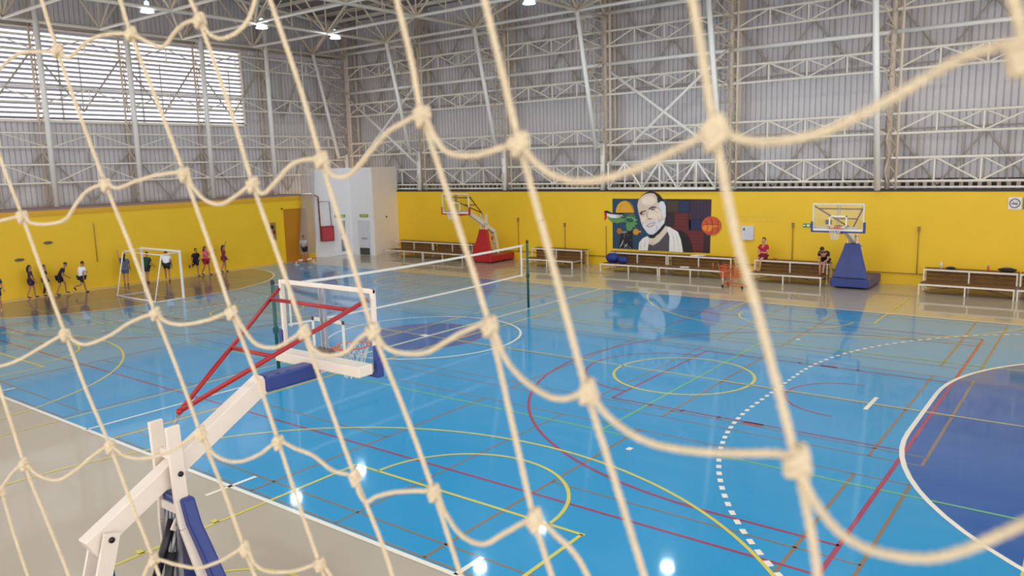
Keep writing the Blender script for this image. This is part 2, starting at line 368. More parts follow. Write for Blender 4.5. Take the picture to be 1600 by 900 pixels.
for i in range(8):
    t=thing('wall_lattice_frame','pale steel lattice framing on the left wall, '+['outermost bay beyond view','seventh bay from corner','sixth bay from corner','fifth bay from corner','bay at the left edge of the photo','bay across the middle of the window','bay at the right end of the window','bay next to the corner'][i],'steel frame',(-22.9,YL[i],3.78))
    y0,y1=YL[i]+.1,YL[i+1]-.1
    def sh2(b): b.v=[(v[0]+22.9,v[1]-YL[i],v[2]-3.78) for v in b.v]; return b
    for (z0,z1) in [(4.9,5.75),(6.55,7.2),(8.6,9.3),(10.9,11.6)]:
        b=MB(); A=(-22.95,y0);B=(-22.95,y1); girt_band(b,A,B,z0,z1,n=4 if i==7 else 2,r=.042); sh2(b).build('lattice_girt','steel',t)
    b=MB(); n=2 if i<7 else 4
    P=lambda t_,z:Vector((-23.7,y0+(y1-y0)*t_,z))
    for (z0,z1) in ((3.9,6.3),(8.3,10.9)):
        for k in range(n):
            a,c=(P(k/n,z0),P((k+1)/n,z1)) if k%2 else (P(k/n,z1),P((k+1)/n,z0)); b.tube([a,c],.045,5,cap=False)
            b.tube([P(k/n,z0),P(k/n,z1)],.03,5,cap=False)
    b.tube([P(0,12.2),P(1,12.2)],.09,6)
    sh2(b).build('rear_bracing','steeld',t)
# ---------------------------------------------------------------- roof trusses
YN=[17.4,14.9,10.65,6.35,2.1,-2.15,-6.4,-10.65,-14.9,-19]
def zt(y): return 13.95+1.5*min(1,(18.4-y)/18)
for i,x in enumerate(SX):
    t=thing('roof_truss','long pale roof truss over the hall, springing from the %s column of the back wall'%(ordn[i] if i else 'corner'),'roof truss',(x,17.4,12.2))
    b=MB(); b.tube([(0,0,0),(0,YN[-1]-17.4,0)],.085,8); b.build('lower_chord','steel',t)
    b=MB(); b.tube([(0,y-17.4,zt(y)-12.2) for y in YN],.085,8); b.build('upper_chord','steel',t)
    b=MB()
    for k in range(len(YN)-1):
        y0,y1=YN[k],YN[k+1]; ym=(y0+y1)/2
        b.tube([(0,y0-17.4,0),(0,ym-17.4,zt(ym)-12.2)],.05,6,cap=False); b.tube([(0,ym-17.4,zt(ym)-12.2),(0,y1-17.4,0)],.05,6,cap=False)
        b.tube([(0,y1-17.4,0),(0,y1-17.4,zt(y1)-12.2)],.04,6,cap=False); b.tube([(0,ym-17.4,0),(0,ym-17.4,zt(ym)-12.2)],.03,6,cap=False)
    b.build('web','steelb',t)
for k,y in enumerate(YN[1:-1]):
    t=thing('roof_cross_truss','pale cross truss between the roof trusses, %s from the back wall'%ordn[k+1].replace('second','nearest one').replace('third','second').replace('fourth','third').replace('fifth','fourth').replace('sixth','fifth').replace('seventh','sixth').replace('eighth','seventh') if k<7 else 'pale cross truss between the roof trusses, farthest from the back wall','roof truss',(SX[0],y,12.2))
    b=MB(); b.tube([(0,0,0),(SX[-1]-SX[0],0,0)],.075,8); b.build('lower_chord','steelw',t)
    b=MB(); h=zt(y)-12.2
    b.tube([(0,0,h),(SX[-1]-SX[0],0,h)],.06,6)
    for i in range(7):
        x0,x1=SX[i]-SX[0],SX[i+1]-SX[0]; m=2
        for j in range(m):
            a=x0+(x1-x0)*j/m; c=x0+(x1-x0)*(j+1)/m; b.tube([(a,0,0 if j%2==0 else h),(c,0,h if j%2==0 else 0)],.045,5,cap=False)
        if k<7 and k%2==0:
            yn=YN[k+2]-y; b.tube([(x0,0,.02),(x1,yn,.02)],.06,6,cap=False)
    b.build('web','steelb',t)
b=MB()
for k in range(1,26):
    y=18.2-k*1.42; b.box((-23.9,y-.05,zt(y)+.12),(26,y+.05,zt(y)+.3))
struct(b.build('ceiling_purlins','steel'))
# ---------------------------------------------------------------- high-bay lamps
def lamp(x,y,lab):
    t=thing('high_bay_lamp',lab,'ceiling lamp',(x,y,12.05))
    MB().lathe((0,0,0),[(.02,.42),(.09,.4),(.1,.2),(.16,.16),(.27,0),(.29,-.03),(.26,-.03),(.15,.12)],20).build('reflector','shade',t)
    MB().lathe((0,0,-.01),[(0.001,0),(.25,0)],20).build('lens','lens',t)
    b=MB(); b.tube([(0,0,.4),(0,0,.75)],.012,6); b.build('hanger','grey',t)
    ld=bpy.data.lights.new('lamp_light','SPOT'); ld.energy=LAMP_W*4; ld.spot_size=math.radians(130); ld.spot_blend=.6; ld.shadow_soft_size=.2; ld.color=(.93,.97,1)
    lo=bpy.data.objects.new('lamp_light',ld); COL.objects.link(lo); lo.parent=t; lo.location=(0,0,-.06)
LX=[(-16.6,'over the goal side'),(-3.9,'over mid court'),(2.75,'right of mid court'),(9.4,'over the right half')]
LY=[(11.35,'row nearest the back wall'),(6.8,'second row from the back wall'),(1.1,'third row from the back wall'),(-4.6,'fourth row from the back wall'),(-10.2,'row nearest the near sideline')]
for x,a in LX:
    for y,c in LY: lamp(x,y,'round bright high-bay ceiling lamp %s, %s'%(a,c))
# ---------------------------------------------------------------- corner room doors, signs, hose box
def M_(n,c,**k): Mt[n]=mat(n,c,**k); return n
M_('banring',(72,36,58)); M_('signgreen',(60,130,60)); M_('signyellow',(205,205,60)); M_('doorglass',(90,110,140),rough=.1); M_('doorgrey',(205,206,214)); M_('darkgrey',(70,66,66)); M_('hosebox',(140,24,34)); M_('poster',(150,120,60))
e1=(Vector((-19.9,14.6,0))-Vector((-20.82,12.45,0))).normalized(); n1=Vector((e1.y,-e1.x,0)); o1=Vector((-20.82,12.45,0))
e2=(Vector((-18.15,14.78,0))-Vector((-19.9,14.6,0))).normalized(); n2=Vector((e2.y,-e2.x,0)); o2=Vector((-19.9,14.6,0))
def onface(o,e,n,a0,a1,z0,z1,d0,d1):
    P=lambda a,d,z:o+e*a+n*d+Vector((0,0,z))
    return [P(a0,d0,z0),P(a1,d0,z0),P(a1,d1,z0),P(a0,d1,z0),P(a0,d0,z1),P(a1,d0,z1),P(a1,d1,z1),P(a0,d1,z1)]
BF=[(0,3,2,1),(4,5,6,7),(0,1,5,4),(1,2,6,5),(2,3,7,6),(3,0,4,7)]
d1=bpy.data.objects.new('door_1',None); COL.objects.link(d1); struct(d1)
struct(MB().add(onface(o1,e1,n1,1.15,2.05,.02,2.2,.0,.04),BF).build('door_leaf','white',d1))
struct(MB().add(onface(o1,e1,n1,1.62,1.9,1.25,2.1,.04,.05),BF).add(onface(o1,e1,n1,1.62,1.9,.25,1.0,.04,.05),BF).build('door_glass','doorglass',d1))
d2=bpy.data.objects.new('door_2',None); COL.objects.link(d2); struct(d2)
struct(MB().add(onface(o2,e2,n2,.55,1.45,.02,2.1,.0,.05),BF).build('door_leaf','doorgrey',d2))
struct(MB().add(onface(o2,e2,n2,.62,1.38,.03,.45,.05,.07),BF).build('door_vent','darkgrey',d2))
struct(MB().add(onface(o2,e2,n2,.8,1.2,1.0,1.05,.05,.09),BF).build('door_handle','grey',d2))
for o,e,n,a,lab in ((o1,e1,n1,1.35,'small green and yellow sign above the glazed door'),(o2,e2,n2,.75,'small green and yellow sign above the grey door')):
    t=MB().add(onface(o,e,n,a-.05,a+.6,2.3,2.46,0,.03),BF).add(onface(o,e,n,a+.02,a+.53,2.34,2.42,.03,.035),BF,1).build('door_sign',['signgreen','signyellow']); tag(t,lab,'sign')
t=thing('fire_hose_cabinet','red fire hose cabinet with its pipe on the white corner room','fire equipment',tuple(o1+e1*.75+Vector((0,0,.95))))
MB().add([v-t.location for v in onface(o1,e1,n1,.35,1.15,.95,1.85,0,.25)],BF).build('cabinet_box','hosebox',t,.02)
MB().add([v-t.location for v in onface(o1,e1,n1,.42,1.08,1.02,1.78,.25,.27)],BF).build('cabinet_door','redpad',t)
b=MB(); q=lambda a,z:o1+e1*a+n1*.1+Vector((0,0,z))-t.location
b.tube([q(.15,3.7),q(.35,3.6),q(.37,1.8)],.035,8); b.tube([q(.4,3.3),q(1.0,3.3),q(1.05,1.85)],.02,6); b.build('water_pipe','hosebox',t)
t=MB().add(onface(o2,e2,n2,-.3,-.05,1.75,1.83,0,.03),BF).build('wall_plate','darkgrey'); tag(t,'tiny dark plate on the white wall left of the grey door','plate')
t=MB().ball((-18.2,15.9,2.25),(.03,.07,.06)).build('wall_bell','darkgrey'); tag(t,'tiny dark round fitting on the cream side of the corner room','wall fitting')
# door recess in left wall, posters
d3=bpy.data.objects.new('door_3',None); COL.objects.link(d3); struct(d3)
struct(MB().box((WX,10.3,0.02),(WX+.03,11.9,3.0)).build('door_leaf','ochre',d3)); struct(MB().box((WX,10.2,0),(WX+.06,10.3,3.08)).box((WX,11.9,0),(WX+.06,12.0,3.08)).box((WX,10.2,3.0),(WX+.06,12.0,3.08)).build('door_frame','yellow',d3))
b=MB().box((WX,9.35,1.3),(WX+.03,9.75,2.3)); b.ball((WX+.03,9.5,2.05),(.01,.12,.13),1).ball((WX+.03,9.6,1.75),(.01,.13,.14),2).ball((WX+.03,9.5,1.45),(.01,.12,.12),1)
tag(b.build('wall_poster',['poster','blackm','hosebox']),'narrow poster with dark figures beside the ochre door','poster')
for y,z,l in ((-2.24,2.3,'right'),(-3.47,1.67,'left')):
    tag(MB().ball((WX+.02,y,z),(.03,.2,.07)).build('wall_vent','brownmetal'),'small brown oval vent on the left yellow wall, the %s of two'%l,'vent')
def conduit(x,y,z0,z1,lab,head=True,axis='y'):
    b=MB(); b.tube([(x,y,z0),(x,y,z1)],.017,6)
    if head: b.box((x-.04,y-.04,z1-.22),(x+.04,y+.03,z1))
    tag(b.build('wall_conduit','conduit'),lab,'conduit')
conduit(WX+.04,-.21,1.2,3.0,'thin brown conduit running down the left yellow wall left of the goal',False)
conduit(5.86,WY-.05,.46,2.38,'thin brown conduit on the back wall between the two seated people')
conduit(10.77,WY-.05,.46,2.35,'thin brown conduit on the back wall right of the blue hoop')
conduit(-5.95,WY-.05,.46,2.1,'thin brown conduit on the back wall left of the mural')
conduit(-9.0,WY-.05,.46,2.3,'thin brown conduit on the back wall behind the red hoop')
conduit(-3.45,WY-.05,.46,2.0,'thin brown conduit on the back wall just left of the mural',False)
tag(MB().tube([(-18.3,WY-.04,.46),(26,WY-.04,.46)],.02,6).build('skirting_conduit','conduit'),'long thin brown pipe running low along the back yellow wall','pipe')
tag(MB().ball((-7.5,WY,2.2),(.16,.04,.09)).build('wall_vent','green'),'small green oval fitting on the back wall right of the red hoop','wall fitting')
b=MB().box((6.28,WY-.03,2.2),(6.6,WY,2.36)).box((6.3,WY-.036,2.25),(6.38,WY-.03,2.31),1).box((6.44,WY-.036,2.23),(6.56,WY-.03,2.33),1)
tag(b.build('exit_sign',['signgreen','white']),'tiny green exit sign on the wall left of the blue hoop backboard','sign')
b=MB().box((3.6,WY-.12,1.57),(4.14,WY,2.2)); b.ball((3.72,WY-.12,2.05),(.05,.02,.06),1)
tag(b.build('notice_board',['doorgrey','brownmetal'],bevel=.01),'pale grey rectangular box on the yellow wall above the red-shirted person','wall box')
# no smoking sign
t=thing('no_smoking_sign','white square no-smoking sign high on the back wall at the right edge','sign',(13.9,WY,3.29))
MB().box((-.21,-.02,-.22),(.21,0,.22)).build('sign_plate','white',t)
b=MB(); b.tube([(.16*math.cos(k*math.pi/16),-.022,.16*math.sin(k*math.pi/16)) for k in range(32)],.017,6,closed=True); b.beam((-.11,-.025,.11),(.11,-.025,-.11),.024,.012); b.build('ban_ring','banring',t)
b=MB().box((-.11,-.028,-.035),(.09,-.022,.0)); b.beam((.07,-.025,.02),(.1,-.025,.09),.014,.006); b.beam((.03,-.025,.02),(.06,-.025,.1),.014,.006); b.build('cigarette','blackm',t)
tag(MB().box((14.15,WY-.02,3.07),(14.75,WY,3.5)).build('exit_sign','signgreen'),'green sign on the back wall touching the right edge beside the no-smoking sign','sign')
# ---------------------------------------------------------------- mural
def MU(u,v,d):
    vb=805+(u-135)/1280*60
    return Vector((-3.1+(u-135)/1280*5.22-0,WY-.004-d*.0025,3.37-2.50*(v-167)/(vb-167)))
mu=thing('wall_mural','painted mural on yellow wall of a smiling bearded man, golden dome, flag and basketball','mural',(-.5,WY,.87))
MC={'teal':(34,66,92),'maroon':(50,28,36),'olive':(74,62,44),'navy':(30,38,78),'purple':(60,40,66),'red2':(100,34,38),'redl':(126,46,44),'hair':(28,22,24),'face':(222,196,178),'facel':(240,220,200),'beard':(222,222,226),'beards':(188,188,194),'pink':(196,160,154),'brow':(52,38,36),'collar':(224,206,182),'sweater':(80,76,86),'jacket':(26,24,24),'scarf':(236,232,226),'scarfs':(176,170,164),'gold':(224,166,44),'goldd':(170,112,30),'black':(24,20,22),'whitep':(232,232,236),'greenp':(104,146,84),'leaf':(90,146,84),'leafd':(34,92,66),'redp':(190,36,36),'fruit':(214,142,40),'ballo':(206,84,44),'balll':(236,130,46),'grey':(140,140,148)}
for k,c in MC.items(): Mt['mu_'+k]=mat('mural_'+k,c,.55,var=.08,scale=9)
def mpart(name,layers):
    b=MB(); ms=[]
    for d,c,pts in layers:
        if c not in ms: ms.append(c)
        P=[MU(u,v,d)-Vector(mu.location) for u,v in pts]; b.add(P,[tuple(range(len(P)))],ms.index(c))
    return b.build(name,['mu_'+c for c in ms],mu)
def ell(cx,cy,rx,ry,a0=0,a1=360,n=28): return [(cx+rx*math.cos(math.radians(a0+(a1-a0)*i/n)),cy+ry*math.sin(math.radians(a0+(a1-a0)*i/n))) for i in range(n+(0 if a1-a0==360 else 1))]
def strip(pts,w):
    L=[];R=[]
    for i,p in enumerate(pts):
        a=Vector(pts[max(i-1,0)]);c=Vector(pts[min(i+1,len(pts)-1)]); d=(c-a).normalized(); n=Vector((-d.y,d.x))*w/2*(0.35 if i in(0,len(pts)-1) else 1)
        L.append((p[0]+n.x,p[1]+n.y));R.append((p[0]-n.x,p[1]-n.y))
    return L+R[::-1]
lay=[(0,'teal',[(135,167),(860,167),(860,839),(135,805)]),(0,'maroon',[(860,167),(1415,167),(1405,865),(860,839)])]
lay+=[(1,'olive',[(870,190),(1010,190),(1010,330),(870,330)]),(1,'navy',[(1020,190),(1150,190),(1150,335),(1020,335)]),(1,'purple',[(1170,180),(1400,180),(1400,420),(1170,420)]),(1,'red2',[(965,345),(1130,345),(1130,520),(965,520)]),(1,'red2',[(880,523),(1138,523),(1138,700),(880,700)]),(1,'red2',[(1150,345),(1165,345),(1165,560),(1150,560)]),(1,'navy',[(1150,430),(1290,430),(1290,560),(1150,560)]),(1,'red2',[(1140,570),(1330,570),(1320,850),(1150,845)]),(1,'purple',[(1340,450),(1395,450),(1395,640),(1340,640)])]
for i in range(6): lay.append((2,'redl',[(1145,590+i*42),(1325,596+i*42),(1325,602+i*42),(1145,597+i*42)]))
for i in range(4): lay.append((2,'redl',[(975,370+i*38),(1125,374+i*38),(1125,379+i*38),(975,376+i*38)]))
for i in range(5): lay.append((2,'maroon',[(890+i*24,195),(894+i*24,195),(894+i*24,325),(890+i*24,325)])); lay.append((2,'maroon',[(1190+i*42,185),(1196+i*42,185),(1196+i*42,415),(1190+i*42,415)])); lay.append((2,'teal',[(1035+i*24,195),(1039+i*24,195),(1039+i*24,330),(1035+i*24,330)]))
mpart('backdrop',lay)
mpart('dome',[(3,'goldd',[(180,350),(440,365),(438,378),(180,360)]+[]),(3,'gold',ell(310,345,128,150,180,360)),(4,'goldd',strip([(330,200),(390,240),(425,300),(436,345)],14)),(4,'leafd',[(200,350),(430,372),(410,420),(300,400),(220,392)]),(4,'fruit',strip([(230,330),(260,260),(310,220)],16))])
mpart('flag',[(5,'black',[(15,325),(60,318),(120,345),(200,352),(270,345),(310,360),(280,375),(190,372),(100,362),(30,345)]),(5,'whitep',[(50,352),(100,360),(190,370),(275,372),(280,385),(240,405),(170,415),(100,408),(60,385)]),(5,'greenp',[(70,392),(110,410),(170,418),(250,410),(330,425),(300,462),(200,480),(120,462),(80,430)]),(6,'redp',[(18,330),(62,362),(52,395),(60,410),(18,448),(28,395)]),(6,'leaf',strip([(120,430),(200,445),(300,430)],12)),(6,'grey',strip([(190,392),(250,385),(300,395)],16))])
random.seed(3)
star=[]
for i in range(22):
    a=2*math.pi*i/22; r=1 if i%2 else .62; star.append((395+95*r*math.cos(a),462+105*r*math.sin(a)))
lay=[(7,'leaf',star),(8,'leafd',ell(380,440,50,30)),(8,'leaf',ell(370,540,40,40)),(9,'greenp',ell(420,490,26,22)),(8,'whitep',strip([(330,400),(420,420),(470,440)],6))]
mpart('olive_tree',lay)
lay=[(5,'black',[(250,600),(340,600),(360,560),(410,545),(415,800),(215,800),(240,700)]),(6,'grey',[(252,585),(335,580),(335,605),(252,608)])]
for i in range(22): 
    u=255+random.random()*140;v=610+random.random()*180; lay.append((6,'grey' if i%2 else 'whitep',strip([(u,v),(u+random.uniform(-14,14),v+random.uniform(8,22))],5)))
lay+=[(6,'whitep',strip([(290,690),(265,750),(235,790)],9)),(6,'whitep',strip([(345,740),(320,770),(300,795)],9))]
mpart('ruined_tower',lay)
mpart('fruit',[(7,'goldd',ell(232,580,36,38)),(7,'fruit',ell(462,590,40,40)),(7,'gold',ell(516,588,14,12))])
mpart('portrait_head',[(10,'hair',[(500,180),(540,125),(590,90),(640,72),(710,78),(770,110),(810,160),(845,215),(862,280),(868,380),(850,470),(845,540),(800,600),(740,640),(690,665),(650,650),(640,560),(600,300),(520,220)]),
 (11,'face',[(480,250),(497,185),(540,135),(590,105),(650,92),(705,100),(740,140),(750,210),(790,290),(852,290),(852,400),(835,470),(790,530),(735,590),(690,622),(645,622),(605,590),(560,535),(530,470),(512,400),(498,345)]),
 (12,'facel',[(650,300),(740,290),(790,330),(800,410),(760,440),(700,420),(640,430),(620,400),(630,340)]),(12,'facel',[(520,380),(590,380),(610,430),(570,470),(540,460)]),
 (12,'facel',ell(630,190,95,60)),
 (13,'beard',[(752,225),(795,195),(832,203),(856,262),(856,400),(815,405),(795,305),(765,265)]),
 (13,'beard',[(548,515),(565,480),(610,452),(690,432),(745,440),(765,480),(805,445),(850,402),(838,475),(785,540),(735,592),(692,626),(642,626),(602,592),(575,545)]),
 (14,'beards',strip([(735,500),(745,545),(725,590)],16)),(14,'beards',strip([(610,470),(680,450),(735,460)],10)),
 (15,'pink',[(595,512),(640,480),(712,462),(725,480),(690,520),(630,535)]),(16,'whitep',[(625,505),(700,478),(700,490),(632,518)]),
 (16,'beard',[(600,530),(640,545),(700,525),(728,495),(730,560),(690,618),(645,618),(612,580)]),
 (14,'brow',[(508,352),(535,328),(590,312),(602,322),(560,335),(520,362)]),(14,'brow',[(630,292),(672,266),(715,262),(748,285),(712,280),(672,286),(638,306)]),
 (14,'brow',ell(548,362,24,11)),(14,'brow',ell(690,302,28,11)),(15,'whitep',ell(556,362,7,5)),(15,'whitep',ell(698,302,7,5)),
 (14,'pink',strip([(618,330),(612,380),(625,415),(665,425),(690,405)],12)),(15,'brow',strip([(630,425),(650,418),(672,424)],9)),
 (14,'pink',strip([(700,320),(735,330),(770,350)],7)),(14,'pink',strip([(530,385),(560,392),(585,385)],6)),(14,'pink',strip([(745,380),(765,420),(775,450)],7))])
mpart('portrait_clothes',[(12,'collar',[(618,650),(650,672),(706,672),(846,500),(900,560),(780,705),(700,785),(640,755)]),(13,'hair',[(636,620),(700,625),(800,555),(846,480),(850,515),(780,605),(706,660),(655,660)]),
 (13,'sweater',[(635,745),(690,765),(760,725),(895,590),(908,835),(632,832)]),(12,'jacket',[(1000,560),(1080,590),(1140,660),(1175,760),(1195,855),(1060,850),(1010,650)]),
 (14,'scarf',[(495,828),(505,730),(550,675),(618,642),(640,690),(622,832)]),(14,'scarf',[(868,520),(905,525),(1010,590),(1050,690),(1078,852),(900,845),(905,650),(875,570)]),
 (15,'scarfs',strip([(540,700),(530,760),(525,820)],6)),(15,'scarfs',strip([(590,680),(580,750),(575,820)],6)),(15,'scarfs',strip([(930,570),(960,680),(965,840)],6)),(15,'scarfs',strip([(980,600),(1010,700),(1030,845)],6)),
 (15,'scarfs',strip([(670,715),(680,740),(705,750)],10)),(15,'brow',strip([(1100,600),(1160,690),(1190,800)],6))])
mpart('basketball',[(17,'ballo',ell(1420,507,118,122)),(18,'balll',[(1312,530),(1330,500),(1420,490),(1525,500),(1530,515),(1460,520),(1420,560),(1400,580),(1340,570),(1312,545)]),(19,'hair',strip([(1303,500),(1380,488),(1470,492),(1537,510)],6)),(19,'hair',strip([(1400,386),(1425,430),(1440,510),(1430,600),(1400,628)],6)),(19,'hair',strip([(1470,395),(1500,450),(1500,560),(1470,615)],5)),(19,'hair',strip([(1330,430),(1370,470),(1380,540),(1345,600)],5))])
# two lines of pale lettering right of the mural (too soft in the photo to read): broken strokes
M_('letter',(238,200,96))
random.seed(11)
for (x0,x1,z,l) in ((2.7,4.75,2.62,'upper'),(2.72,5.2,2.42,'lower')):
    t=thing('painted_lettering','%s of two faint lines of pale painted lettering right of the mural'%l,'lettering',(x0,WY,z))
    x=0
    while x<x1-x0:
        b=MB(); n=random.randint(4,9); b.box((x,-.008,-.004),(x+.07*n-.03,-.003,.008))
        for j in range(n):
            b.box((x,-.008,-.04),(x+.014,-.003,.045))
            if random.random()<.7: h=random.choice((-.035,.03)); b.box((x,-.008,h),(x+.045,-.003,h+.014))
            x+=.07
        b.build('word','letter',t); x+=.07
# ---------------------------------------------------------------- bleachers
def bench(x0,x1,label,n=1):
    y0=14.92; W=x1-x0; t=thing('bleacher_bench',label,'bench',(x0,y0,0)); t.scale=(1,1.12,1)
    b=MB()
    for k in range(4): b.box((.0,.03+k*.195,.345),(W,.215+k*.195,.375))
    b.build('lower_seat','wood',t)
    b=MB()
    for k in range(3): b.box((.0,.82+k*.17,.805),(W,.98+k*.17,.835))
    b.build('upper_seat','wood',t)
    b=MB()
    for k in range(4): b.box((.05,1.1,.1+k*.17),(W-.05,1.125,.255+k*.17))
    b.build('riser_board','wood',t)
    b=MB(); 
    b.box((0,0,.32),(W,.05,.38)); b.box((0,.78,.78),(W,.83,.84)); b.box((0,1.3,.74),(W,1.34,.8))
    for xx in (0,W-.05): b.box((xx,0.05,.315),(xx+.05,.8,.345)); b.box((xx,.83,.77),(xx+.05,1.34,.805))
    b.build('frame','wtube',t)
    for xx in (0,W/2-.025,W-.05):
        MB().box((xx,0,0),(xx+.045,.045,.32)).build('leg','wtube',t); MB().box((xx,.78,.0),(xx+.045,.825,.78)).build('leg','wtube',t); MB().box((xx,1.29,0),(xx+.045,1.335,.78)).build('leg','wtube',t)
    b=MB(); b.beam((.1,.3,.05),(W/2,.75,.33),.03); b.beam((W/2,.75,.33),(W-.1,.3,.05),.03); b.beam((.1,1.2,.45),(W/2,1.2,.78),.03); b.beam((W/2,1.2,.78),(W-.1,1.2,.45),.03); b.build('cross_brace','brownmetal',t)
for x0,x1,l in ((-17.4,-14.4,'brown two-tier bleacher bench beside the white corner room'),(-14.37,-11.37,'brown two-tier bleacher bench directly left of the red hoop stand'),(-7.3,-4.2,'brown two-tier bleacher bench between the red hoop and the mural'),(-2.62,.46,'brown two-tier bleacher bench under the left half of the mural, blue bags on it'),(.5,3.58,'brown two-tier bleacher bench under the right half of the mural, beside the cart'),(4.62,7.68,'brown two-tier bleacher bench where the two people sit'),(11.2,14.26,'brown two-tier bleacher bench right of the blue hoop, with small items on top'),(14.32,17.4,'brown two-tier bleacher bench cut by the right edge of the photo')): bench(x0,x1,l)
# things on benches
M_('bagblue',(24,44,118),rough=.6,var=.25,scale=12); M_('paper',(235,230,220)); M_('bottle',(200,90,70)); M_('bagblack',(28,24,26),rough=.8)
def bag(x,y,z,r,lab,m='bagblue'):
    t=thing('duffel_bag',lab,'bag',(x,y,z))
    b=MB(); b.ball((0,0,r[2]),r,0,16,10); b.v=[(v[0]*(1+.07*math.sin(v[2]*40+v[0]*9)),v[1],max(0,v[2])) for v in b.v]; b.build('bag_body',m,t)
    MB().tube([(r[0]*.5*math.cos(a),0,r[2]*1.85+r[2]*.5*math.sin(a)) for a in [math.pi*k/10 for k in range(11)]],.012,6).build('strap','blackm' if m!='bagblack' else 'grey',t)
bag(-2.2,15.42,.378,(.36,.27,.24),'larger blue duffel bag at the left end of the mural bench')
bag(-1.55,15.25,.378,(.27,.15,.18),'smaller blue bag on the front tier beside the larger blue one')
bag(13.9,16.05,.84,(.3,.16,.08),'flat black bag lying on the top tier of the right bench','bagblack')
b=MB(); T=Matrix.Translation((1.9,16.0,.862)); b.box((-.3,-.14,-.012),(.25,.14,.01),0,T@Matrix.Rotation(.2,4,'Z')); b.box((-.1,-.12,.01),(.4,.1,.03),0,T@Matrix.Rotation(-.25,4,'Z')); tag(b.build('paper_stack','paper'),'loose white papers on the top tier under the mural','papers')
b=MB(); T=Matrix.Translation((1.6,15.3,.395)); b.box((-.2,-.1,-.014),(.2,.1,.02),0,T@Matrix.Rotation(.15,4,'Z')); tag(b.build('folded_paper','paper'),'small folded white paper on the lower tier under the mural','paper')
def bottle(x,y,z,lab,m,s=1):
    t=thing('water_bottle',lab,'bottle',(x,y,z)); MB().lathe((0,0,0),[(0.001,0),(.035*s,0),(.036*s,.15*s),(.03*s,.18*s),(.014*s,.21*s),(.014*s,.23*s)],14).build('bottle_body',m,t); MB().lathe((0,0,.225*s),[(.001,.025*s),(.017*s,.025*s),(.017*s,0),(.001,0)],12).build('cap','white',t)
bottle(13.3,16.05,.8355,'reddish bottle standing on the top tier of the right bench','bottle',1.1); bottle(2.9,15.4,.377,'reddish bottle on the lower tier near the cart','bottle',1.0)
bottle(11.75,16.1,.8355,'clear bottle standing upright near the left end of the right bench','doorgrey',1.2)
bag(12.1,16.0,.84,(.17,.1,.05),'small dark pouch beside the clear bottle on the right bench','bagblack')
tag(MB().ball((5.4,16.15,.89),(.08,.06,.05)).build('small_cloth','bottle'),'small reddish bundle on the top tier right of the red-shirted person','cloth')
for x,l in ((-9.6,0),): pass
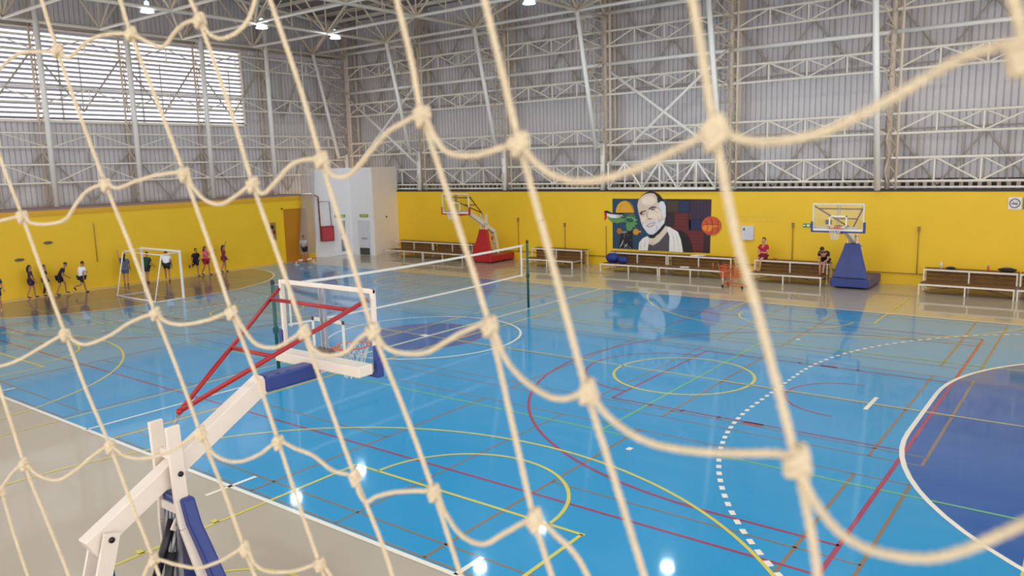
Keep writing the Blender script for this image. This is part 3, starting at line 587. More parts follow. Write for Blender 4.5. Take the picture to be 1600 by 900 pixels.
# ---------------------------------------------------------------- portable basketball hoops
def hoop(x,y,rz,label,padm,dz=0,clock=False,tubem='redtube'):
    t=thing('basketball_hoop',label,'basketball hoop',(x,y,0),rz); pm=padm
    zb=2.72+dz
    b=MB(); b.box((-.71,-3.95,.06),(.71,-1.85,.4)); b.build('base',pm,t,.04)
    b=MB(); 
    for sx in (-.5,.5):
        for yy in (-3.7,-2.1): b.tube([(sx-.03,yy,.045),(sx+.03,yy,.045)],.045,12)
    b.build('wheels','blackm',t)
    # front pad : tapering, slightly curved panel
    b=MB(); pr=[(.42,-1.92,.66),(.8,-1.97,.56),(1.2,-2.04,.43),(1.5,-2.10,.34),(1.78,-2.12,.27)]
    vs=[];fs=[]
    for z,yy,w_ in pr: vs+=[(-w_,yy,z),(w_,yy,z),(w_,yy-.14,z),(-w_,yy-.14,z)]
    for i in range(len(pr)-1):
        for k in range(4): fs.append((4*i+k,4*i+(k+1)%4,4*i+4+(k+1)%4,4*i+4+k))
    fs+=[(0,1,2,3),(16,17,18,19)]; b.add(vs,fs); b.build('mast_pad',pm,t,.03)
    # mast plates
    b=MB()
    for sx in (-1,1):
        P=[(sx*.17,-2.25,2.58+dz*.4),(sx*.17,-2.23,1.75),(sx*.22,-2.22,1.45),(sx*.34,-2.15,.95),(sx*.46,-2.1,.4)]
        for p,q in zip(P,P[1:]): b.beam(p,q,.05,.15,0,(0,1,0))
    b.box((-.17,-2.25,2.18),(.17,-2.15,2.28)); b.box((-.17,-2.28,1.6),(.17,-2.12,1.7)); b.build('mast','wtube',t,.006)
    b=MB()
    b.tube([(-.21,-2.22,2.05),(.21,-2.22,2.05)],.03,10); b.build('bolt','blackm',t)
    MB().tube([(-.16,-2.97,1.6),(.16,-2.97,1.6)],.03,10).build('pivot_bolt','blackm',t)
    a0=Vector((0,-3.14,1.54)); a1=Vector((0,-1.0,2.74+dz))
    MB().beam(a0,a1,.17,.21).build('upper_arm','wtube',t,.01)
    b=MB()
    for sx in (-.125,.125): b.beam((sx,-2.95,1.66),(sx,-3.1,1.15),.035,.16,0,(0,1,0)); b.beam((sx,-3.1,1.17),(sx,-3.25,.4),.035,.16,0,(0,1,0))
    b.box((-.12,-3.14,1.0),(.12,-3.02,1.05)); b.build('rear_link','wtube',t)
    b=MB(); b.tube([(.0,-3.02,1.28),(.08,-2.98,1.3),(.1,-2.99,1.2),(.04,-3.02,1.15)],.035,8); b.build('strap_hook',pm,t)
    b=MB(); b.tube([(.0,-2.26,1.5),(.02,-2.5,.95)],.045,10); b.tube([(.06,-2.25,1.42),(.1,-2.36,1.15)],.02,8,1); b.tube([(.1,-2.34,1.18),(.14,-2.55,.55)],.045,10); b.build('gas_spring',['blackm','grey'],t)
    b=MB().prism([(.05,-2.32,1.42),(.05,-2.2,1.62),(.05,-2.12,1.5),(.05,-2.14,1.3)],(.03,0,0)); b.tube([(.03,-2.24,1.46),(.1,-2.24,1.46)],.03,10,1); b.build('spring_bracket',['wtube','blackm'],t)
    b=MB()
    for k,sx in enumerate((-.16,-.05,.06,.16)): b.beam((sx*.6,-2.24,1.6),(sx*1.4,-2.35,.4),.045,.03)
    b.build('inner_rails','grey',t)
    # padded horizontal arm
    MB().beam((0,-1.08,2.72+dz),(0,-.1,2.72+dz),.13,.13).build('front_arm','wtube',t,.01)
    MB().box((-.11,-1.03,2.62+dz),(.11,-.22,2.82+dz)).build('arm_pad',pm if tubem=='redtube' and not clock else pm,t,.03)
    MB().box((-.66,-.34,2.76+dz),(.95,-.12,2.89+dz)).build('lower_beam','wtube',t,.01)
    b=MB(); c=Vector((0,-2.06,2.66+dz)); top=[Vector((s*.86,-.07,zb+.93)) for s in (-1,1)]
    for q in top: b.tube([c,q],.028,10)
    for f in (.9,.47): b.tube([c.lerp(top[0],f),c.lerp(top[1],f)],.026,8)
    b.ball(c,.038); b.build('brace_tubes',tubem,t)
    MB().tube([(0,-2.15,2.5+dz*.6),(0,-2.06,2.64+dz)],.02,8).build('brace_pin','grey',t)
    # backboard
    bb=MB().box((-.9,-.012,zb+.03),(.9,.012,zb+1.02)).build('backboard_glass','glass',t)
    b=MB(); b.box((-.91,-.025,zb+.995),(.91,.025,zb+1.05)); b.box((-.91,-.03,zb),(.91,.03,zb+.055))
    for s in (-1,1): b.box((min(s*.91,s*.86),-.03,zb),(max(s*.91,s*.86),.03,zb+1.05))
    b.build('backboard_frame','wtube',t,.008)
    b=MB()
    b.box((-.87,.013,zb+.055),(.87,.016,zb+.1)); 
    for s in (-1,1): b.box((s*.295-.025,.013,zb+.16),(s*.295+.025,.016,zb+.6))
    b.box((-.32,.013,zb+.55),(.32,.016,zb+.6)); b.box((-.32,.013,zb+.15),(.32,.016,zb+.2)); b.build('target_square','lwhite',t)
    b=MB(); b.box((-.05,-.07,zb+.1),(-.03,-.03,zb+1.0)); b.box((.03,-.07,zb+.1),(.05,-.03,zb+1.0)); b.build('back_struts','grey',t)
    b=MB(); b.box((-.94,-.05,zb-.03),(.94,.045,zb+.03))
    for s in (-1,1): b.box((min(s*.96,s*.885),-.055,zb-.03),(max(s*.96,s*.885),.055,zb+.37))
    b.build('edge_pad',pm,t,.015)
    R=(0,.40,zb+.17)
    b=MB(); b.tube([(R[0]+.225*math.cos(k*math.pi/18),R[1]+.225*math.sin(k*math.pi/18),R[2]) for k in range(36)],.011,8,closed=True)
    b.box((-.11,.02,R[2]-.03),(.11,.16,R[2]+.02)); b.beam((-.1,.03,R[2]-.02),(-.12,.25,R[2]),.012); b.beam((.1,.03,R[2]-.02),(.12,.25,R[2]),.012); b.build('rim','orange',t)
    MB().box((-.12,-.1,R[2]-.1),(.12,-.02,R[2]+.06)).build('rim_mount','brownmetal',t)
    b=MB(); n=12
    rad=[.222,.19,.155,.13,.12]; zz=[0,-.1,-.2,-.31,-.42]
    for i in range(4):
        for k in range(n):
            a=2*math.pi*(k+.5*(i%2))/n
            for s in (-.5,.5):
                c=a+s*2*math.pi/n; b.tube([(R[0]+rad[i]*math.cos(a),R[1]+rad[i]*math.sin(a),R[2]+zz[i]),(R[0]+rad[i+1]*math.cos(c),R[1]+rad[i+1]*math.sin(c),R[2]+zz[i+1])],.005,5,cap=False)
    b.build('hoop_net','netcord',t)
    kids={c.name.split('.')[0]:c for c in t.children}
    for ch,pa in (('backboard_frame','backboard_glass'),('target_square','backboard_glass'),('back_struts','backboard_glass'),('edge_pad','backboard_glass'),('hoop_net','rim'),('rim_mount','rim'),('mast_pad','mast'),('spring_bracket','mast'),('arm_pad','front_arm'),('brace_pin','brace_tubes')): kids[ch].parent=kids[pa]
    for n in kids:
        if n=='bolt': kids[n].parent=kids['mast']
    if clock: MB().box((-.08+.38,-.3,zb+.25),(.12+.38,-.2,zb+.42)).build('control_box','darkgrey',t)
    return t
hoop(8.89,-10.91,0,'near portable basketball hoop with blue padding, red brace tubes and white arm','bluepad')
hoop(8.75,13.0,math.pi,'far portable basketball hoop on blue padded base against the yellow wall','bluepad',-.31,True,'darkred')
hoop(-10.02,13.0,math.pi,'far portable basketball hoop on red padded base left of the mural','redpad',.02,False,'darkred')
# ---------------------------------------------------------------- goal
t=thing('handball_goal','white handball goal turned sideways in front of the left wall','goal',(-17.2,.1,0))
MB().box((-.04,-.04,1.94),(3.19,.04,2.02)).build('crossbar','steelw',t,.01)
for xx in (0,3.15): MB().box((xx-.04,-.04,0),(xx+.04,.04,1.94)).build('post','steelw',t,.01)
b=MB(); 
for xx in (0,3.15): b.tube([(xx,0,1.95),(xx,-.8,1.9),(xx,-1.25,.02),(xx,0,.02)],.025,8)
b.tube([(0,-1.25,.03),(3.15,-1.25,.03)],.028,8); b.tube([(0,-.8,1.9),(3.15,-.8,1.9)],.02,8); b.build('rear_frame','steelw',t)
# ---------------------------------------------------------------- volleyball
t=thing('volleyball_net','white-taped volleyball net stretched across the middle of the court','volleyball net',(0,.15,1.2))
b=MB(); P=[(0,5.2-.15+.0,1.12),(0,0,.98),(0,-5.1-.15,1.15)]
ys=[5.05-10.2*k/16 for k in range(17)]
top=[(0,y,1.10-.06*(1-((y)/5.1)**2)) for y in ys]; bot=[(0,y,.06*((y)/5.1)**2-.02) for y in ys]
for p,q in zip(top,top[1:]): b.beam(p,q,.012,.07)
b.build('top_tape','tape',t)
b=MB()
for p,q in zip(bot,bot[1:]): b.beam(p,q,.012,.05)
b.build('bottom_tape','tape',t)
for s in (0,-1):
    MB().beam((0,ys[s]*.985,-.02),(0,ys[s]*.985,1.12),.014,.06,0,(1,0,0)).build('side_tape','tape',t)
b=MB()
for k in range(100):
    y=5.0-.101*k; z=1.08-.06*(1-((y)/5.1)**2); b.tube([(0,y,0),(0,y,z)],.0011,3,cap=False)
for j in range(1,10): b.tube([(0,5.0,j*.11),(0,-5.1,j*.11)],.0011,3,cap=False)
b.build('mesh','blackm',t)
b=MB(); b.tube([top[0],(0,5.29,1.12)],.006,5); b.tube([top[-1],(0,-5.49,1.14)],.006,5); b.tube([bot[0],(0,5.29,.02)],.005,5); b.tube([bot[-1],(0,-5.49,.02)],.005,5); b.build('tension_cord','tape',t)
for y,l in ((5.5,'dark green volleyball post nearer the back wall, standing on the court'),(-5.4,'dark green volleyball post seen behind the near hoop backboard')):
    t=thing('volleyball_post',l,'post',(0,y,0)); MB().tube([(0,0,0),(0,0,2.42)],.045,12).build('post_tube','green',t); MB().lathe((0,0,2.42),[(.05,-.05),(.055,0),(.04,.05),(.001,.06)],12).build('pulley_cap','blackm',t); MB().box((-.03,-.07,1.1),(.03,.07,1.25)).build('winch','green',t)
# ---------------------------------------------------------------- cart
M_('cartorange',(214,92,44),rough=.45)
t=thing('shopping_cart','orange wire shopping cart parked beside the mural bench','cart',(4.75,13.2,0),-.05)
b=MB(); B=[(-.42,-.26,.42),(.42,-.22,.46),(.42,.22,.46),(-.42,.26,.42)]; Tp=[(-.5,-.3,.88),(.46,-.27,.82),(.46,.27,.82),(-.5,.3,.88)]
B=[Vector(p) for p in B];Tp=[Vector(p) for p in Tp]
for i in range(4):
    j=(i+1)%4; n=14 if i%2==0 else 9
    for k in range(n+1): b.tube([B[i].lerp(B[j],k/n),Tp[i].lerp(Tp[j],k/n)],.006,4,cap=False)
    for z in (0,.25,.5,.75,1): b.tube([B[i].lerp(Tp[i],z),B[j].lerp(Tp[j],z)],.008 if z<1 else .013,5,cap=False)
for k in range(1,10): b.tube([B[0].lerp(B[1],k/10),B[3].lerp(B[2],k/10)],.005,4,cap=False)
b.build('basket','cartorange',t)
b=MB()
for s in (-1,1): b.tube([(.45,s*.2,.1),(-.38,s*.26,.14),(-.44,s*.27,.42),(-.58,s*.28,1.0)],.014,7); b.tube([(.42,s*.22,.46),(-.1,s*.24,.3),(-.38,s*.26,.14)],.012,6)
b.tube([(.45,-.2,.12),(.45,.2,.12)],.012,6); b.tube([(-.38,-.26,.14),(-.38,.26,.14)],.012,6)
for k in range(5): b.tube([(-.3+k*.16,-.22,.15),(-.3+k*.16,.22,.15)],.006,4)
b.build('undercarriage','cartorange',t)
MB().tube([(-.58,-.28,1.0),(-.58,.28,1.0)],.018,10).build('handle','blackm',t)
for xx,s in ((.43,.19),(.43,-.19),(-.38,.25),(-.38,-.25)):
    b=MB(); b.tube([(xx,s-.015,.055),(xx,s+.015,.055)],.055,14); b.beam((xx,s,.055),(xx,s,.14),.02,.035); b.build('castor','blackm',t)
# cone marker and low orange barrier, gathered net
t=thing('gathered_divider_net','pale divider net gathered into a hanging roll in the left corner','net',(-20.35,12.0,0.35))
b=MB(); prof=[(5.6,.22),(5.2,.33),(4,.35),(2.9,.38),(1.9,.42),(1.0,.46),(.3,.46),(0,.4)]; n=20; vs=[];fs=[]
for i,(z,r) in enumerate(prof):
    off=-.5*(1-z/5.6)
    for k in range(n):
        a=2*math.pi*k/n; rr=r*(1+.12*(k%2)); vs.append((rr*math.cos(a)*.8,off+rr*math.sin(a),z))
for i in range(len(prof)-1):
    for k in range(n): fs.append((i*n+k,i*n+(k+1)%n,(i+1)*n+(k+1)%n,(i+1)*n+k))
b.add(vs,fs,0,True); b.build('net_folds','netveil',t); MB().tube([(0,0,5.6),(0,0,11.8)],.02,6).build('hanging_rope','netcord',t)
t=thing('low_hurdle','low orange and white hurdle on the floor by the left corner','hurdle',(-18.9,10.2,0)); b=MB()
for k in range(5): b.box((-.04,-.75+.3*k,.2),(.0,-.45+.3*k,.28),k%2)
b.build('bar',['cartorange','paper'],t)
for s in (-.6,.6): MB().box((-.2,s-.02,0),(.2,s+.02,.03)).box((-.04,s-.02,0),(.0,s+.02,.2)).build('foot','wtube',t)
# ---------------------------------------------------------------- people
def R_x(a): return Matrix.Rotation(math.radians(a),3,'X')
CM={}
def cloth(c):
    k='cloth_%d_%d_%d'%c
    if k not in Mt: Mt[k]=mat(k,c,.8,var=.12,scale=14)
    return k
def skinobj(name,V,E,R,m,parent,root=0,sub=1):
    me=bpy.data.meshes.new(name); me.from_pydata([tuple(v) for v in V],E,[]); me.materials.append(Mt[m]); o=bpy.data.objects.new(name,me); COL.objects.link(o); o.parent=parent
    sk=o.modifiers.new('skin','SKIN'); sk.use_smooth_shade=True
    lay=me.skin_vertices[0].data if me.skin_vertices else None
    if lay is None:
        bm=bmesh.new(); bm.from_mesh(me); bm.verts.layers.skin.verify(); bm.to_mesh(me); bm.free(); lay=me.skin_vertices[0].data
    for i,r in enumerate(R):
        lay[i].radius=r if isinstance(r,tuple) else (r,r); lay[i].use_root=(i==root)
    s=o.modifiers.new('subdivision','SUBSURF'); s.levels=sub; s.render_levels=sub
    return o
def person(label,x,y,rz,H=1.4,z=0,shirt=(200,60,60),pants=(30,30,35),shoes=(40,40,45),lean=0,lh=(0,0),rh=(0,0),la=(10,20,10),ra=(10,20,10),head=0,pel=None,skin='skin',hair='short',longp=False,dress=False):
    """faces local +Y. lh/rh=(hip flex,knee flex); la/ra=(shoulder flex,elbow flex,abduct)"""
    H*=1.07 if pel is None else 1; k=H/1.75; fat=1.14 if pel is None else 1.04; t=thing('person',label,'person',(x,y,z),rz)
    P=[];E=[];R=[]
    def v(p,r): P.append(Vector(p)*1.0); R.append(tuple(q*k for q in r) if isinstance(r,tuple) else r*k); return len(P)-1
    def e(a,b): E.append((a,b))
    Lth,Lsh=.43*k,.42*k
    def leg(s,hf,kf):
        d1=R_x(hf)@Vector((0,0,-1)); d2=R_x(hf-kf)@Vector((0,0,-1)); hip=Vector((s*.09*k,0,0)); kn=hip+d1*Lth; an=kn+d2*Lsh
        fd=R_x((hf-kf)*.6)@Vector((0,1,0)); return hip,kn,an,an+fd*.06*k-Vector((0,0,.045*k)),an+fd*.17*k-Vector((0,0,.055*k))
    legs=[leg(-1,*lh),leg(1,*rh)]
    low=min(min(q.z for q in l[2:]) for l in legs)-.03*k
    pz=(-low) if pel is None else pel
    Pv=Vector((0,0,pz))
    Tl=R_x(-lean); up=Tl@Vector((0,0,1)); fw=Tl@Vector((0,1,0))
    pelv=v(Pv,(.13,.10)); ab=v(Pv+up*.14*k,(.125,.095)); ch=v(Pv+up*.34*k,(.15,.105)); nb=v(Pv+up*.47*k,(.075,.07)); 
    hd=R_x(-head); nk=v(Pv+up*.55*k,(.055,.055)); hu=hd@up; hf_=hd@fw
    base=P[nk]
    j=v(base+hu*.06*k+hf_*.025*k,(.066,.07)); m1=v(base+hu*.13*k+hf_*.015*k,(.078,.09)); m2=v(base+hu*.20*k+hf_*.005*k,(.076,.088)); tp=v(base+hu*.255*k,(.045,.05))
    for a,b in ((pelv,ab),(ab,ch),(ch,nb),(nb,nk),(nk,j),(j,m1),(m1,m2),(m2,tp)): e(a,b)
    hands=[]
    sh_pts=[]
    for s,a in ((-1,la),(1,ra)):
        fl_,el,abd=a[:3]; inw=a[3] if len(a)>3 else (12 if el>40 else 0)
        sh=Pv+up*.435*k+Vector((s*.17*k,0,0))
        D=Matrix.Rotation(math.radians(-s*abd),3,'Y')
        d1=Tl@(R_x(fl_)@(D@Vector((0,0,-1)))); d2=Tl@(R_x(fl_+el)@(Matrix.Rotation(math.radians(-s*(abd*.5-inw)),3,'Y')@Vector((0,0,-1))))
        elb=sh+d1*.28*k; wr=elb+d2*.24*k
        a0=v(sh,.062);a1=v(sh.lerp(elb,.5),.047);a2=v(elb,.038);a3=v(elb.lerp(wr,.4),.036);a4=v(wr,.024)
        e(ch,a0);e(a0,a1);e(a1,a2);e(a2,a3);e(a3,a4)
        side=d2.cross(Vector((s,0,0))); side=side.normalized() if side.length>.1 else fw
        palm=v(wr+d2*.05*k,(.032,.02)); e(a4,palm); hands.append((wr,d2,side,s)); pk=v(wr+d2*.085*k,(.036,.016)); e(palm,pk)
        for q in range(4):
            off=side*((q-1.5)*.019*k); L=(.062,.075,.07,.055)[q]*k; b1=P[pk]+off+d2*L*.15; cur=Vector((-s,0,0))*.3
            f1=v(b1+d2*.012*k,.0085); f2=v(b1+(d2+cur*.4)*L*.5,.008); f3=v(b1+(d2+cur)*L*.95,.006); e(pk,f1);e(f1,f2);e(f2,f3)
        t1=v(P[palm]+side*.032*k,.0095); t2=v(P[palm]+side*.045*k+d2*.04*k,.008); e(palm,t1);e(t1,t2)
        sh_pts.append((sh,elb,wr))
    for l in legs:
        hip,kn,an,b1,b2=[q+Pv for q in l]
        i0=v(hip+Vector((0,0,-.02*k)),.085);i1=v(hip.lerp(kn,.5),.072);i2=v(kn,.052);i3=v(kn.lerp(an,.35),.052);i4=v(an,.034);i5=v(b1,.033);i6=v(b2,(.034,.02))
        e(pelv,i0);e(i0,i1);e(i1,i2);e(i2,i3);e(i3,i4);e(i4,i5);e(i5,i6)
    # nose and ears in the same surface
    nz=v(base+hu*.125*k+hf_*.115*k,.014); e(m1,nz)
    skinobj('body',P,E,R,skin,t,pelv,1)
    # shirt
    Q=[Pv+up*-.03*k,Pv+up*.14*k,Pv+up*.34*k,Pv+up*.475*k]; rr=[(.155*k,.125*k),(.15*k,.118*k),(.172*k,.128*k),(.085*k,.085*k)]; EE=[(0,1),(1,2),(2,3)]
    if dress: Q.append(Pv+up*-.3*k+Vector((0,.01,0))); rr.append((.17*k,.15*k)); EE.append((0,4))
    for sh,elb,wr in sh_pts:
        i=len(Q); Q+= [sh,sh.lerp(elb,.62)]; rr+=[(.08*k,.08*k),(.068*k,.068*k)]; EE+=[(2,i),(i,i+1)]
    rr=[(p*fat,q*fat) for p,q in rr]; skinobj('shirt',Q,EE,rr,cloth(shirt),t,1,1)
    # shorts
    Q=[Pv+up*.02*k]; rr=[(.15*k,.118*k)]; EE=[]
    for l in legs:
        hip,kn,an,b1,b2=[q+Pv for q in l]; i=len(Q); f=1.0 if longp else .72
        Q+=[hip+Vector((0,0,-.02*k)),hip.lerp(kn,f)]; rr+=[(.105*k,.105*k),(.088*k if not longp else .068*k,)*2]; EE+=[(0,i),(i,i+1)]
        if longp: Q.append(kn.lerp(an,.9)); rr.append((.055*k,.055*k)); EE.append((i+1,i+2))
    rr=[(p*fat,q*fat) for p,q in rr]; skinobj('trousers' if longp else 'shorts',Q,EE,rr,cloth(pants),t,0,1)
    for l in legs:
        an,b1,b2=[q+Pv for q in l[2:]]; skinobj('shoe',[an-Vector((0,0,.02*k)),b1,b2+(b2-b1)*.15],[(0,1),(1,2)],[(.045*k,.045*k),(.045*k,.04*k),(.042*k,.028*k)],cloth(shoes),t,0,1)
    # hair
    Hm=Matrix((Vector((1,0,0)),hf_,hu)).transposed(); c=base+hu*.165*k+hf_*0.0*k
    b=MB(); vs=[];fs=[];n=16
    for i in range(7):
        ph=math.radians(i*18)
        for q in range(n):
            a=2*math.pi*q/n; fr=math.sin(a); lim=1
            z_=math.cos(ph if fr<.3 else min(ph,math.radians(62))); rad=math.sin(ph if fr<.3 else min(ph,math.radians(62)))
            vs.append(c+Hm@Vector((.088*k*rad*math.cos(a),-.008*k+.1*k*rad*math.sin(a),.105*k*z_)))
    for i in range(6):
        for q in range(n): fs.append((i*n+q,i*n+(q+1)%n,(i+1)*n+(q+1)%n,(i+1)*n+q))
    b.add(vs,fs,0,True)
    if hair=='long':
        b.tube([c-hf_*.075*k,c-hf_*.1*k-hu*.1*k,c-hf_*.11*k-Vector((0,0,.22*k)),c-hf_*.1*k-Vector((0,0,.34*k))],[.05*k,.055*k,.045*k,.015*k],8)
    b.build('hair','hair',t)
    b=MB()
    for s in (-1,1): b.ball(base+hu*.145*k+hf_*.093*k+Vector((s*.032*k,0,0)),.011*k,0,8,6)
    b.build('eyes','blackm',t); b=MB(); b.ball(base+hu*.07*k+hf_*.1*k,(.024*k,.008*k,.006*k),0,8,6); b.build('mouth','hosebox',t)
    b=MB()
    for s in (-1,1): b.ball(base+hu*.125*k-hf_*.0*k+Vector((s*.083*k,0,0)),(.012*k,.022*k,.032*k),0,8,6)
    b.build('ears',skin,t)
    return t
D=math.radians
person('person at the far left edge in dark green top with white, nearest the camera',-17.75,-5.55,D(-100),1.52,shirt=(22,60,58),pants=(30,36,60),shoes=(200,150,130),lean=15,lh=(20,20),rh=(-10,15),la=(30,40,10),ra=(-20,30,15),hair='long')
person('child in dark top with pale lilac lower shirt walking near the left edge',-20.3,-3.3,D(-20),1.36,shirt=(60,40,66),pants=(70,36,66),lh=(15,15),rh=(-12,10),hair='long',dress=True)
person('child all in black at left wall, between lilac-clad and bending children',-20.3,-2.72,D(-10),1.3,shirt=(22,20,24),pants=(20,20,24),longp=True,lh=(8,5),rh=(-8,8),hair='long')
person('child in black leaning forward at the left wall, left of white-shirted runner',-19.9,-2.3,D(-15),1.42,shirt=(30,24,34),pants=(26,24,32),lean=28,lh=(35,35),rh=(-5,20),la=(30,50,10),ra=(10,30,10))
person('child in white shirt and dark shorts running at the left wall',-19.6,-1.5,D(20),1.42,shirt=(232,232,238),pants=(30,26,30),lean=12,lh=(30,20),rh=(-25,60),la=(40,60,12),ra=(-30,50,12))
person('child in grey-blue dress raising one arm behind the goal',-20.1,.72,D(60),1.44,shirt=(84,92,112),pants=(84,92,112),dress=True,lh=(5,5),rh=(-15,15),la=(140,20,20),ra=(10,20,10),hair='long')
person('child in dark green shirt seen through the goal',-19.8,1.6,D(30),1.45,shirt=(24,64,44),pants=(28,50,44),lean=10,lh=(20,20),rh=(-10,20),la=(60,30,15),ra=(20,40,10))
person('child in white shirt bending forward behind the goal',-19.6,2.5,D(60),1.5,shirt=(226,226,238),pants=(26,40,34),lean=38,lh=(40,30),rh=(0,30),la=(60,20,10),ra=(30,30,10))
person('child in black kicking one leg back right of the goal',-19.9,4.2,D(-90),1.36,shirt=(22,20,26),pants=(24,24,32),lean=10,lh=(5,5),rh=(-30,80),la=(20,50,12),ra=(-20,50,12))
person('child in bright pink shirt and red shorts by the left wall',-19.85,4.75,D(-60),1.4,shirt=(232,96,130),pants=(170,30,60),lh=(15,15),rh=(-10,20),la=(70,60,15),ra=(50,60,15),hair='long')
person('child in maroon clothes by the left wall, rightmost of the group',-20.05,5.9,D(-20),1.34,shirt=(150,36,66),pants=(140,60,80),lh=(10,10),rh=(-10,15),la=(150,10,10),hair='long')
person('person in grey shirt and black shorts standing under the gathered net',-19.6,10.75,D(-150),1.45,shirt=(170,172,182),pants=(20,20,24),lean=12,la=(40,60,8),ra=(40,60,8))
person('seated person in red shirt with folded arms against the yellow wall',4.85,16.25,D(172),1.78,z=0,shirt=(176,26,48),pants=(120,30,46),shoes=(190,140,120),lh=(78,70),rh=(78,74),la=(22,66,8,62),ra=(30,66,8,62),pel=.95,skin='skin2',head=0)
person('seated person in black hunched over a phone at the bench end',7.5,16.15,D(176),1.74,z=0,shirt=(24,22,30),pants=(28,26,32),shoes=(60,50,50),lean=38,lh=(80,62),rh=(68,72),la=(48,52,6,28),ra=(48,52,6,28),pel=.94,skin='skin2',head=28)
# ---------------------------------------------------------------- foreground net
CORDS=[
 [[15.5165,-16.8422,4.8372],[15.5437,-16.8338,4.7753],[15.562,-16.8311,4.718],[15.5828,-16.8275,4.6563],[15.5963,-16.825,4.6166]],
 [[15.5836,-16.8517,5.0428],[15.6207,-16.8441,4.9382],[15.6526,-16.8387,4.8427],[15.6767,-16.8324,4.7814],[15.7024,-16.8257,4.716],[15.7172,-16.8225,4.6751]],
 [[15.6396,-16.8434,5.3545],[15.6627,-16.8361,5.3015],[15.6849,-16.8334,5.2299],[15.7112,-16.8272,5.1597],[15.7348,-16.8222,5.094],[15.7619,-16.816,5.0208],[15.7867,-16.8102,4.9543],[15.8139,-16.8025,4.8886],[15.8387,-16.7967,4.8221],[15.8648,-16.7902,4.7541],[15.8817,-16.787,4.7051]],
 [[15.7828,-16.8133,5.4264],[15.7945,-16.8119,5.3883],[15.8103,-16.8095,5.3398],[15.8348,-16.8045,5.2703],[15.8626,-16.7981,5.1953],[15.8899,-16.791,5.1258],[15.9162,-16.785,5.055],[15.9416,-16.7786,4.989],[15.9652,-16.7734,4.9244],[15.9898,-16.767,4.8618],[16.0121,-16.7622,4.8],[16.0314,-16.7575,4.7493]],
 [[15.901,-16.7885,5.4146],[15.9118,-16.7868,5.3819],[15.9233,-16.785,5.3467],[15.9511,-16.7781,5.2741],[15.9772,-16.7721,5.2041],[16.0035,-16.7666,5.1303],[16.0262,-16.7625,5.063],[16.0521,-16.7562,4.995],[16.0741,-16.7521,4.931],[16.0949,-16.7486,4.869],[16.1173,-16.744,4.8056],[16.1337,-16.7403,4.7612]],
 [[16.018,-16.7787,5.3971],[16.0265,-16.7782,5.3669],[16.0348,-16.7758,5.3469],[16.0629,-16.7701,5.2672],[16.0863,-16.767,5.1929],[16.1125,-16.7616,5.1192],[16.1353,-16.7574,5.0527],[16.1609,-16.7521,4.9802],[16.184,-16.7471,4.9167],[16.2089,-16.7406,4.8532],[16.2265,-16.738,4.7989]],
 [[16.1506,-16.7886,5.3736],[16.1599,-16.7869,5.3468],[16.1838,-16.7822,5.2783],[16.204,-16.7797,5.213],[16.2281,-16.7764,5.137],[16.2493,-16.7734,5.0701],[16.2768,-16.7665,4.9988],[16.3,-16.7616,4.9345],[16.3242,-16.7574,4.8622],[16.3337,-16.755,4.8381]],
 [[16.3239,-16.8091,5.3459],[16.3311,-16.8088,5.3195],[16.3423,-16.8085,5.2777],[16.3511,-16.8092,5.2404],[16.376,-16.805,5.1655],[16.3989,-16.8016,5.095],[16.4172,-16.8016,5.0246],[16.4334,-16.8016,4.9622],[16.4503,-16.799,4.9102]],
 [[16.4325,-16.8455,5.3211],[16.4385,-16.8452,5.2991],[16.4499,-16.8449,5.257],[16.4608,-16.8446,5.2167],[16.4828,-16.8427,5.1415],[16.5025,-16.8411,5.0736],[16.5204,-16.8383,5.0186],[16.5369,-16.836,4.9672],[16.5433,-16.835,4.947]],
 [[16.5774,-16.8774,5.2937],[16.5819,-16.8778,5.2742],[16.5885,-16.8789,5.2436],[16.594,-16.8799,5.2172],[16.6048,-16.8808,5.1713],[16.6166,-16.8795,5.1323],[16.6333,-16.8786,5.0724],[16.6422,-16.8794,5.0348],[16.6465,-16.8816,5.0071]],
 [[16.6977,-16.8908,5.2745],[16.7031,-16.8906,5.2553],[16.7076,-16.8905,5.2382],[16.7226,-16.8926,5.17],[16.7447,-16.8935,5.0805]],
]
